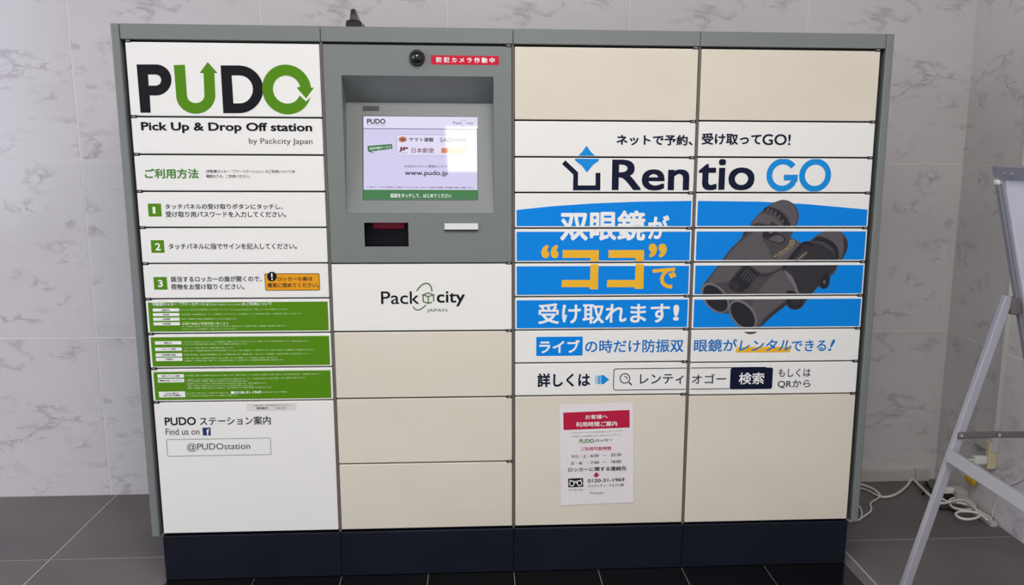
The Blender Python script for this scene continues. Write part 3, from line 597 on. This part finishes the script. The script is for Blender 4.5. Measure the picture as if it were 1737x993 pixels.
BP([(175, 350), (240, 275), (300, 225), (350, 195), (376, 193), (320, 260), (285, 310), (275, 345), (215, 430), (180, 440), (120, 440), (130, 410)], B1, 3)
BP([(300, 275), (345, 222), (375, 200), (430, 200), (500, 230), (540, 252), (505, 300), (470, 350), (430, 380), (395, 392), (362, 394), (330, 372), (296, 345), (284, 325)], B1, 4)
BP([(384, 196), (430, 192), (480, 215), (500, 235), (440, 325), (412, 320), (395, 280), (365, 230)], B0, 5)
BP([(366, 218), (378, 196), (400, 194), (440, 208), (472, 226), (474, 246), (452, 258), (420, 252), (392, 240), (372, 228)], B3, 6)
BP([(392, 236), (410, 228), (440, 216), (464, 228), (468, 243), (448, 253), (424, 249)], B1, 7); BP([(398, 201), (415, 204), (412, 211), (396, 207)], B4, 7, False)
RT(S, 'VcSmart', k(420, 322), k(500, 262), 5.6, GOLD, .01, 8, 'binoculars_lettering'); RT(S, 'COMPACT', k(438, 326), k(512, 270), 2.4, GOLD, 0, 8, 'binoculars_lettering'); ELL(S, k(506, 252), 4, 4, 0, GOLD, 8, 'binoculars_lettering', .6)
BP([(548, 258), (590, 250), (640, 262), (700, 300), (722, 345), (700, 385), (660, 420), (610, 475), (565, 525), (540, 545), (525, 480), (505, 430), (470, 385), (462, 368), (500, 310)], B2, 4)
BP([(462, 368), (520, 290), (548, 262), (556, 268), (470, 380)], B3, 5); BP([(515, 335), (565, 290), (585, 297), (535, 350)], B0, 6, False); RT(S, 'Kenko', k(522, 338), k(574, 300), 4.2, GOLD, .01, 7, 'binoculars_lettering')
BP([(545, 255), (575, 246), (598, 256), (612, 268), (600, 272), (575, 262)], B3, 6)
BP([(600, 238), (645, 205), (705, 196), (740, 212), (758, 250), (756, 285), (738, 322), (722, 325), (715, 280), (690, 250), (650, 235)], B1, 5)
BP([(598, 242), (632, 224), (680, 240), (715, 270), (726, 318), (716, 325), (700, 285), (665, 255), (625, 245)], B3, 6); BP([(745, 225), (762, 246), (764, 280), (748, 315), (736, 330), (748, 285)], B2, 6)
BP([(632, 455), (640, 430), (652, 405), (670, 395), (682, 415), (678, 450), (662, 466), (644, 466)], B3, 6); BP([(650, 435), (658, 428), (662, 438), (656, 448)], B4, 7)
BP([(470, 380), (505, 410), (530, 465), (540, 500), (530, 508), (510, 455), (478, 405)], B4, 5)
BP([(300, 575), (340, 500), (400, 420), (455, 385), (490, 415), (512, 470), (505, 500), (460, 535), (410, 575), (372, 610), (352, 640), (340, 590)], B1, 3)
BP([(480, 480), (505, 478), (545, 500), (560, 530), (545, 556), (520, 565), (495, 555), (478, 530)], B3, 5); BP([(500, 505), (525, 505), (545, 525), (530, 545), (508, 540)], B2, 6)
BP([(352, 645), (400, 590), (470, 535), (475, 548), (410, 600), (368, 640)], B2, 4)
BP([(284, 352), (320, 372), (360, 398), (400, 398), (445, 380), (462, 370), (430, 395), (385, 410), (350, 412), (338, 425), (285, 480), (252, 485), (218, 470), (210, 445), (232, 415), (270, 372)], B2, 5)
BP([(222, 428), (250, 400), (290, 366), (325, 378), (346, 402), (340, 422), (292, 466), (262, 480), (232, 474), (214, 452)], B3, 6)
for i in range(6): ST(S, k.pts([(262 + i * 13, 418 + i * 7), (296 + i * 9, 376 + i * 7)]), 1.4, B1, 7, 'binoculars_print')
ELL(S, k(238, 452), 9, 6, 50, B2, 7, 'binoculars_print')
ELL(S, k(146, 512), 30, 19, 50, B4, 4, 'binoculars_print'); ELL(S, k(147, 514), 26.5, 15.5, 50, B3, 5, 'binoculars_print'); ELL(S, k(277, 592), 30, 19.5, 50, B4, 4, 'binoculars_print'); ELL(S, k(275, 592), 26, 15.5, 48, B3, 5, 'binoculars_print')
for cx_, cy_ in ((147, 514), (275, 592)):
    for q in (.75, .5): ST(S, k.pts([(cx_ - 45 * q, cy_ - 2), (cx_ - 5, cy_ + 30 * q), (cx_ + 35, cy_ + 42 * q)]), .9, B2, 6, 'binoculars_print', True)

# ---- cut every print on its door and link it there
def clipped(vs, fs, rect):
    x0, x1, z0, z1 = rect; bm = bmesh.new(); v = [bm.verts.new(q) for q in vs]
    for f in fs:
        try: bm.faces.new([v[i] for i in f])
        except ValueError: pass
    for co, no in (((x0, 0, 0), (-1, 0, 0)), ((x1, 0, 0), (1, 0, 0)), ((0, z0, 0), (0, -1, 0)), ((0, z1, 0), (0, 1, 0))):
        bmesh.ops.bisect_plane(bm, geom=bm.verts[:] + bm.edges[:] + bm.faces[:], plane_co=co, plane_no=no, clear_outer=True)
    bm.verts.index_update(); out = ([tuple(q.co) for q in bm.verts], [tuple(q.index for q in f.verts) for f in bm.faces]); bm.free(); return out
BIN = {}
def put(parent, name, m_, S_, vs, fs, layer):
    e = BIN.setdefault((parent.name, name, m_.name, layer, len(BIN)), (parent, name, m_, S_, [], [])); off = len(e[4])
    e[4].extend(S_.world(a, b, .00006 + .00018 * layer + c_) for a, b, c_ in vs); e[5].extend(tuple(i + off for i in f) for f in fs)
for S_, name, m_, vs, fs, layer in PRINTS:
    if S_ is SCR: put(SB, name, m_, S_, vs, fs, layer + 7); continue
    if name == 'sticker_lettering': put(DECAL, name, m_, S_, vs, fs, 7); continue
    bx0 = min(v[0] for v in vs); bx1 = max(v[0] for v in vs); bz0 = min(v[1] for v in vs); bz1 = max(v[1] for v in vs)
    for xa, xb, zb, zt, d in DOORS:
        if bx1 < xa or bx0 > xb or bz1 < zb or bz0 > zt: continue
        ins = (.0045, .0045, .004, .0075) if name in ('blue_film', 'binoculars_print', 'green_film') else (.002, .002, .002, .002)
        if name in ('binoculars_print',) and zt < .73: ins = (.002, .002, .002, .006)
        if name == 'blue_film' and zt < .73: continue
        rect = (xa + ins[0], xb - ins[1], zb + ins[2], zt - ins[3])
        if bx0 >= rect[0] and bx1 <= rect[1] and bz0 >= rect[2] and bz1 <= rect[3]: put(d, name, m_, S_, vs, fs, layer)
        else:
            v2, f2 = clipped(vs, fs, rect)
            if f2 and (max(q[0] for q in v2) - min(q[0] for q in v2)) * (max(q[1] for q in v2) - min(q[1] for q in v2)) > 2e-6: put(d, name, m_, S_, v2, f2, layer)
for (pn, name, mn, layer, _q), (parent, name, m_, S_, vs, fs) in BIN.items():
    off = Vector(ROOTLOC.get(parent.name, (0, 0, 0)))
    me = to_mesh(name, [v - off for v in vs], fs, m_)
    link(name, me, parent)

# ---- taped paper notice on cabinet 3
k = Crop(930, 670, 4.965)
c4 = [onY(*p, 0) for p in (k(108, 932), k(718, 905), k(717, 68), k(92, 88))]
PY = -.0012
nr = root('paper_notice', (c4[0].x, PY, c4[0].z), 'white paper notice with red heading taped on the ivory door', 'notice')
ex = (c4[1] - c4[0]).normalized(); PS = Surf((c4[0].x, PY, c4[0].z), ex, (-ex.z, 0, ex.x))
# slightly curled sheet
m = MB(); G = 10; W_ = (c4[1] - c4[0]).length; H_ = (c4[3] - c4[0]).length; pv = []
for j in range(G + 1):
    for i in range(G + 1):
        u, v = i / G, j / G; p = PS.world(u * W_, v * H_, 0) ; p.y -= 0.0012 * (max(0, .25 - v) * 4) ** 2 * (abs(u - .5) * 2) ** 2
        pv.append(p)
fq = [(j * (G + 1) + i, j * (G + 1) + i + 1, (j + 1) * (G + 1) + i + 1, (j + 1) * (G + 1) + i) for j in range(G) for i in range(G)]
NV = len(pv); rim = [i for i in range(G + 1)] + [j * (G + 1) + G for j in range(1, G + 1)] + [G * (G + 1) + i for i in range(G - 1, -1, -1)] + [j * (G + 1) for j in range(G - 1, 0, -1)]
m.poly(pv + [p + Vector((0, .0007, 0)) for p in pv], fq + [tuple(i + NV for i in f) for f in fq] + [(rim[i], rim[(i + 1) % len(rim)], NV + rim[(i + 1) % len(rim)], NV + rim[i]) for i in range(len(rim))])
sheet = m.build('sheet', PAPER, nr, smooth=False)
PRINTS.clear(); BIN.clear(); S = PS; N_ = 'notice_lettering'
PL(S, k.pts([(126, 151), (684, 128), (686, 275), (129, 297)]), REDINK, 1, 'heading_band')
RT(S, 'お客様へ', k(312, 188), k(500, 183), 7.8, INKWHT, .018, name=N_); RT(S, '利用時間ご案内', k(233, 251), k(580, 242), 8.8, INKWHT, .022, name=N_)
RT(S, 'いつもPUDOステーションをご利用頂き誠にありがとうございます。', k(177, 323), k(634, 304), 1.9, INKBLK, 0, name=N_); RT(S, '下記時間がロッカー利用可能時間となります。お間違えのないようご注意ください。', k(198, 352), k(617, 335), 1.9, INKBLK, 0, name=N_)
RT(S, 'PUDO', k(262, 391), k(386, 387), 7, GREENT, .02, name=N_); RT(S, 'ロッカー', k(399, 386), k(540, 380), 4.4, INKBLK, .018, name=N_)
RT(S, 'ご利用可能時間', k(275, 457), k(528, 450), 6.4, REDINK, .014, name=N_)
for y, t1, x1, t2, t3, x3 in ((0, '平日・土', 320, '6:00', '23:30', 527), (58, '日・祝', 288, '7:00', '18:00', 530)):
    RT(S, t1, k(193, 521 + y - (1 if y else 0)), k(x1, 518 + y), 5.4, INKBLK, .004, name=N_); RT(S, ':', k(338, 517 + y), k(341, 517 + y), 3.2, INKBLK, .01, name=N_)
    RT(S, t2, k(357, 514 + y), k(426, 511 + y), 4.8, INKBLK, .004, name=N_); RT(S, '～', k(460, 510 + y), k(486, 509 + y), 1.4, INKBLK, .01, name=N_); RT(S, t3, k(x3, 506 + y), k(613, 503 + y), 5, INKBLK, .004, name=N_)
RT(S, 'ロッカーに関する連絡先', k(168, 631), k(657, 619), 7.6, INKBLK, .018, name=N_)
PL(S, k.pts([(390, 658), (418, 657), (419, 673), (436, 671), (406, 697), (372, 678), (391, 676)]), REDINK, 2, 'arrow_mark')
PL(S, k.pts([(167, 707), (293, 702), (294, 775), (169, 780)]), INKBLK, 1, 'dial_mark')
ELL(S, k(198, 747), 4.6, 5.0, 0, INKWHT, 3, 'dial_mark', .66); ELL(S, k(263, 744), 4.6, 5.0, 0, INKWHT, 3, 'dial_mark', .66); ST(S, k.pts([(178, 720), (215, 728), (245, 727), (283, 716)]), 1.2, INKWHT, 3, 'dial_mark', True); ST(S, k.pts([(217, 752), (230, 735), (245, 750)]), 1.2, INKWHT, 4, 'dial_mark', True)
RT(S, 'フリーダイヤル', k(168, 804), k(292, 800), 3.4, INKBLK, .01, name=N_); RT(S, '0120-31-1969', k(332, 725), k(641, 714), 6, INKBLK, .012, name=N_)
RT(S, 'パックシティ・ジャパン㈱', k(332, 769), k(634, 759), 5, INKBLK, .01, name=N_); RT(S, 'Packcity', k(352, 829), k(467, 827), 3.8, INKBLK, 0, name=N_); RT(S, 'JAPAN', k(405, 843), k(440, 842), 1.4, LOGOG, 0, name=N_)
for S_, name, m_, vs, fs, layer in PRINTS: put(sheet, name, m_, S_, vs, fs, layer + 2)
for (pn, name, mn, layer, _q), (parent, name, m_, S_, vs, fs) in BIN.items():
    off = Vector(ROOTLOC.get(parent.name, (0, 0, 0))); link(name, to_mesh(name, [v - off for v in vs], fs, m_), parent)

# ================================================================== ANTENNA on top
ac = onY(602, 45, .10); ar = root('roof_antenna', (ac.x, .10, 1.5327), 'black fin shaped antenna standing on top of the lockers', 'antenna')
BLKP = mat('black plastic', (26, 26, 30), .32); zt0 = 1.5327; ax = ac.x
zb_ = onY(600, 33.5, .07).z; zt = onY(600, 15.5, .085).z
def ring_solid(rows, name, m_, parent):      # stacked rounded rectangles (x0, x1, y0, y1, z, corner)
    m = MB(); R_ = []
    for x0, x1, y0, y1, z, c_ in rows: R_.append([m.bm.verts.new((a, b, z)) for a, b in rrect(x0, y0, x1, y1, c_)])
    n = len(R_[0])
    for q in range(len(R_) - 1):
        for i in range(n): m.bm.faces.new((R_[q][i], R_[q][(i + 1) % n], R_[q + 1][(i + 1) % n], R_[q + 1][i]))
    m.bm.faces.new(R_[0][::-1]); m.bm.faces.new(R_[-1]); return m.build(name, m_, parent)
xL, xR = onY(585.5, 40, .06).x, onY(612.5, 40, .06).x; fL, fR = onY(593, 32, .07).x, onY(605, 32, .07).x; gL, gR = onY(595, 17, .08).x, onY(602.5, 17, .08).x
ring_solid([(xL, xR, .06, .20, zt0, .008), (xL, xR, .06, .20, zb_ - .008, .008), (xL + .003, xR - .003, .063, .195, zb_ - .002, .008), (xL + .008, xR - .008, .068, .18, zb_, .006)], 'antenna_base', BLKP, ar)
H_ = zt - zb_
ring_solid([(fL, fR, .07, .165, zb_ - .001, .003), (fL + (gL - fL) * .5, fR + (gR - fR) * .5, .074, .155, zb_ + H_ * .5, .003), (gL, gR, .078, .130, zb_ + H_ * .88, .003), (gL + .001, gR - .001, .082, .108, zt, .003)], 'antenna_fin', BLKP, ar)

# ================================================================== WHITEBOARD STAND
ALU = mat('brushed aluminium', (176, 176, 184), .42, .35, bump=(400, .1)); ALUD = mat('grey aluminium', (138, 138, 146), .45, .3)
WBM = mat('white board enamel', (226, 226, 236), .2); LINKM = mat('dark steel link', (112, 106, 106), .45, .4)
Y0, Y1 = -.30, -1.18
wb = root('whiteboard_stand', (2.27, -.74, 0), 'folding whiteboard stand with aluminium legs beside the right wall', 'whiteboard')
def P0(x, y, Y=Y0): return onY(x, y, Y)
footA = P0(1532, 993); hinge = P0(1706, 502)
dirA = (footA - hinge).normalized(); foot = hinge + dirA * ((hinge.z - .004) / -dirA.z)
top2 = P0(1693, 306); mid2 = P0(1747, 640); d2 = (mid2 - top2).normalized(); foot2 = top2 + d2 * ((top2.z - .004) / -d2.z)
def bar(a, b, wx, wy, name, m_, parent=wb, bev=.0025, smooth=False, label=None, roll=(0, 1, 0)):
    a = Vector(a); b = Vector(b); d = (b - a); L_ = d.length; zax = d.normalized(); yax = Vector(roll); yax = (yax - zax * yax.dot(zax)).normalized(); xax = yax.cross(zax)
    M_ = Matrix(((xax.x, yax.x, zax.x, (a.x + b.x) / 2), (xax.y, yax.y, zax.y, (a.y + b.y) / 2), (xax.z, yax.z, zax.z, (a.z + b.z) / 2), (0, 0, 0, 1)))
    return MB().box(-wx / 2, wx / 2, -wy / 2, wy / 2, -L_ / 2, L_ / 2, bev, 2, M_).build(name, m_, parent, label=label)
def at(v, Y): return Vector((v.x, Y, v.z))
for Y in (Y0, Y1):
    s_ = 1 if Y == Y0 else -1
    bar(at(foot, Y - s_ * .010), at(hinge, Y - s_ * .010), .023, .021, 'rear_leg', ALU)
    bar(at(foot2, Y - s_ * .012), at(top2 - d2 * .0, Y - s_ * .012), .024, .020, 'front_leg', ALUD)
    cpv = at(top2, Y - s_ * .012); bar(cpv - d2 * .004, cpv + d2 * .008, .026, .022, 'leg_cap', mat('white plastic cap', (222, 218, 212), .5), label='white plastic cap')
    hv = hinge + Vector((.016, 0, -.020)); MB().box(hv.x - .012, hv.x + .012, Y - s_ * .03, Y + s_ * .002, hv.z - .025, hv.z + .018, .003).build('hinge_bracket', LINKM, wb)
# rail between the two rear legs and the flat links
rl = onY(1603, 768, Y0); bar((rl.x, Y0 - .021, rl.z), (rl.x, Y1 + .021, rl.z), .018, .032, 'cross_rail', ALU, roll=(.25, 0, 1))
la = onY(1622, 735, Y0); lb = la.copy(); t_ = (la.z - foot2.z) / (top2.z - foot2.z); lb.x = foot2.x + (top2.x - foot2.x) * t_
for Y in (Y0, Y1):
    s_ = 1 if Y == Y0 else -1; yy = Y - s_ * .024; mx_ = (la.x * .53 + lb.x * .47)
    bar((la.x - .008, yy, la.z), (mx_, yy, la.z + .002), .003, .017, 'folding_link', LINKM, roll=(0, 0, 1)); bar((mx_ - .01, yy - s_ * .0035, la.z + .002), (lb.x + .008, yy - s_ * .0035, la.z + .001), .003, .017, 'folding_link', LINKM, roll=(0, 0, 1))
    for x in (la.x, mx_ - .004):
        MB().tube([(x, yy + .004, la.z + .001), (x, yy - .006, la.z + .001)], .0045, 12).build('rivet', mat('bright rivet', (200, 200, 200), .3, .8), wb)
# board: framed panel between the two front legs
bt_ = P0(1703, 287); tp_ = at(top2, 0); off = Vector((-d2.z, 0, d2.x)) * -1
if off.x > 0: off = -off
bl = .62
pT = Vector((top2.x, 0, top2.z)) - d2 * .036; pT.y = 0; pB = pT + d2 * bl
def slab(t0, t1, ya, yb, o0, o1, name, m_, bev=.001, label=None):
    a_ = pT + d2 * t0; b_ = pT + d2 * t1
    P = [Vector((q.x, y, q.z)) + off * o for q in (a_, b_) for y in (ya, yb) for o in (o0, o1)]
    mm = MB().poly(P, [(0, 1, 3, 2), (4, 6, 7, 5), (0, 4, 5, 1), (2, 3, 7, 6), (0, 2, 6, 4), (1, 5, 7, 3)]); return mm.build(name, m_, wb, label=label)
slab(.02, bl, Y0 - .030, Y1 + .030, -.006, .002, 'board', WBM, label='white writing board')
slab(.0, .032, Y0 - .022, Y1 + .022, -.009, .008, 'board_rail', ALUD); slab(bl, bl + .03, Y0 - .024, Y1 + .024, -.009, .008, 'board_rail', ALUD)
slab(.03, bl, Y0 - .024, Y0 - .038, -.009, .006, 'board_edge', ALU); slab(.03, bl, Y1 + .024, Y1 + .038, -.009, .006, 'board_edge', ALU)
slab(-.002, .026, Y0 + .0, Y0 - .024, -.008, .010, 'corner_plate', ALUD)
for q, (tt, yy) in enumerate(((.016, Y0 - .05), (.016, Y0 - .085), (.060, Y0 - .008), (.085, Y0 - .008))):
    a_ = pT + d2 * tt; a_.y = yy; a_ = a_ + off * (.008 if q < 2 else .017); MB().tube([a_, a_ + off * .003], .004, 10).build('screw', mat('bright rivet', (200, 200, 200), .3, .8), wb)

# ================================================================== CABLES AND WALL FITTINGS
CW = mat('white cable', (226, 224, 220), .45); CB = mat('black cable', (18, 18, 20), .45); CI = mat('ivory plastic', (214, 204, 172), .45)
def cord(px, m_, r_, label, cat='cable', name='power_cord', zs_=None, lift=0):
    pts = []
    for i, p in enumerate(px):
        z = (zs_[i] if zs_ else r_ + .001 + lift)
        pts.append(onZ(p[0], p[1], z))
    for q in pts: q.x = min(q.x, WX - r_ - .001); q.y = min(q.y, WY - .026)
    o = MB().tube(catmull(pts, 8), r_, 8).build(name, m_, None, smooth=True, origin=tuple(pts[0])); return tag(o, label, cat)
k = Crop(1430, 780, 8.276)
cord([k(60, 845), k(95, 868), k(130, 862), k(205, 855), k(300, 795), k(385, 730), k(395, 680), k(385, 620), (k(430, 580)), k(490, 545), k(515, 515)], CW, .0035, 'thin white cord bent around the foot of the lockers', name='thin_cord')
cord([k(225, 345), k(330, 375), k(430, 420), k(500, 480), k(530, 520), k(620, 525), k(720, 500), k(820, 440), k(900, 370), k(950, 300), k(975, 285), k(1010, 300), k(1070, 365), k(1130, 420), k(1180, 470), k(1240, 520), k(1340, 555), k(1420, 560)], CW, .005, 'thick white cord running along the floor from the lockers', zs_=[.006] * 11 + [.008, .012, .018, .022, .022, .022, .022])
cord([k(225, 400), k(300, 415), k(380, 450), k(450, 490), k(510, 520)], CW, .0035, 'thin white cord just behind the thick one', name='thin_cord')
cord([k(222, 650), k(250, 700), k(262, 760), k(255, 800)], CW, .0035, 'short white cord loop close to the locker side', name='thin_cord')
k = Crop(1570, 780, 8.276)
cord([k(180, 550), k(260, 570), k(320, 590), k(350, 560), k(430, 535), k(540, 530), k(640, 560), k(700, 610), k(700, 665), k(630, 700), k(520, 705), k(410, 685), k(350, 640), k(370, 605), k(500, 615), k(620, 650), k(720, 700), k(800, 755), k(880, 800), k(920, 840)], CW, .0045, 'white cord coiled in a large loop beside the right wall', lift=.011)
cord([k(160, 610), k(250, 612), k(330, 600), k(450, 570), k(560, 580), k(650, 650), k(740, 740), k(760, 790), k(680, 830), k(560, 838), k(460, 810), k(425, 765), k(470, 735), k(580, 730), k(700, 745), k(800, 790), k(870, 850)], CW, .0045, 'white cord with a small front loop beside the right wall', lift=.022)
cord([k(-40, 480), k(0, 400), k(-10, 350), k(20, 330), k(120, 500), k(170, 660), k(300, 690), k(450, 730)], CB, .005, 'black cord lying under the white cords')
# channel lying on the floor
def floorbar(a, b, w_, h_, name, m_, label, cat):
    a = onZ(*a, 0); b = onZ(*b, 0); d = (b - a); n = Vector((-d.y, d.x, 0)).normalized() * w_ / 2
    for q in (a, b): q.x = min(q.x, WX - w_)
    P = [q + s1 * n + Vector((0, 0, z)) for z in (.0005, h_) for q in (a, b) for s1 in (1, -1)]
    o = MB().poly(P, [(0, 1, 3, 2), (4, 6, 7, 5), (0, 2, 6, 4), (1, 5, 7, 3), (0, 4, 5, 1), (2, 3, 7, 6)]).build(name, m_, None, origin=tuple(a)); return tag(o, label, cat)
floorbar(k(560, 620), k(1040, 945), .022, .012, 'floor_cable_cover', IVP, 'narrow white cable cover lying along the right wall', 'cable cover')
# power strip and plugs at the wall
q = onX(*k(560, 400), WX - .02)
ps = root('extension_socket', (WX - .035, .40, 0), 'grey white socket block with plugs on the floor at the wall', 'socket')
e0 = onZ(*k(470, 470), .03)
MB().box(e0.x - .022, e0.x + .022, e0.y - .03, e0.y + .03, .0005, .048, .004).build('socket_block', IVP, ps)
MB().box(e0.x - .070, e0.x - .022, e0.y - .012, e0.y + .014, .030, .052, .006, 3).build('plug', CW, ps, smooth=False)
MB().box(e0.x - .072, e0.x - .022, e0.y - .014, e0.y + .012, .006, .026, .004, 2).build('plug', CB, ps, label='black plug')
MB().box(e0.x + .022, e0.x + .05, e0.y - .10, e0.y + .02, .0005, .03, .003).build('socket_cover', IVP, ps)
y_ = onX(*k(600, 285), WX - .03)
yl = root('yellow_tag', (WX - .02, y_.y, y_.z), 'small yellow tag on a thin cord hanging at the right wall', 'tag')
MB().tube([(WX - .012, y_.y + .045, y_.z + .055), (WX - .02, y_.y + .035, y_.z + .02), (WX - .02, y_.y + .02, y_.z)], .003, 8).build('tag_cord', CI, yl)
MB().box(WX - .030, WX - .012, y_.y - .030, y_.y + .030, y_.z - .013, y_.z + .013, .008, 3).build('tag_body', mat('yellow plastic', (222, 176, 20), .4), yl, smooth=True)
# outlet with plug on the right wall
k = Crop(1560, 540, 3.424)
a = onX(*k(450, 715), WX); b = onX(*k(480, 900), WX)
op = root('wall_outlet', (WX, (a.y + b.y) / 2, min(a.z, b.z)), 'ivory wall outlet with a white plug, seen edge on', 'outlet')
MB().box(WX - .030, WX - .0005, a.y - .012, a.y + .012, b.z, a.z, .003).build('outlet_plate', CI, op)
pz = onX(*k(400, 842), WX - .04); MB().box(WX - .075, WX - .030, a.y - .010, a.y + .014, pz.z - .014, pz.z + .014, .005, 2).build('plug', CW, op)
MB().tube(catmull([(WX - .075, a.y + .002, pz.z), (WX - .10, a.y + .01, pz.z - .004), (WX - .10, a.y + .05, pz.z - .05), (WX - .05, a.y + .09, pz.z - .09)], 6), .0035, 8).build('plug_cord', CW, op, smooth=True)
# vertical duct on the right wall with its elbow box
a = onX(1733, 60, WX); b = onX(1690, 765, WX); yc = b.y
dr = root('cable_duct', (WX, yc, b.z), 'white cable duct running down the right wall', 'cable duct')
MB().box(WX - .020, WX - .0005, yc - .012, yc + .014, b.z, 2.69, .002).build('duct', IVP, dr)
c_ = onX(*k(370, 760), WX); MB().box(WX - .024, WX - .0005, yc - .014, yc + .110, b.z - .004, b.z + .045, .002).build('duct_elbow', IVP, dr)
# thin cord clipped on the right wall
k = Crop(1440, 680, 3.818)
pts = [onX(*p, WX - .004) for p in (k(1150, 490), k(1110, 520), k(1060, 540), k(1010, 560), k(990, 600), k(960, 660), k(935, 715), k(928, 755))]
for q in pts: q.z = max(q.z, .004)
tag(MB().tube(catmull(pts, 6), .0032, 8).build('hanging_cord', CW, None, smooth=True, origin=tuple(pts[-1])), 'thin white cord running down the right wall behind the whiteboard stand', 'cable')
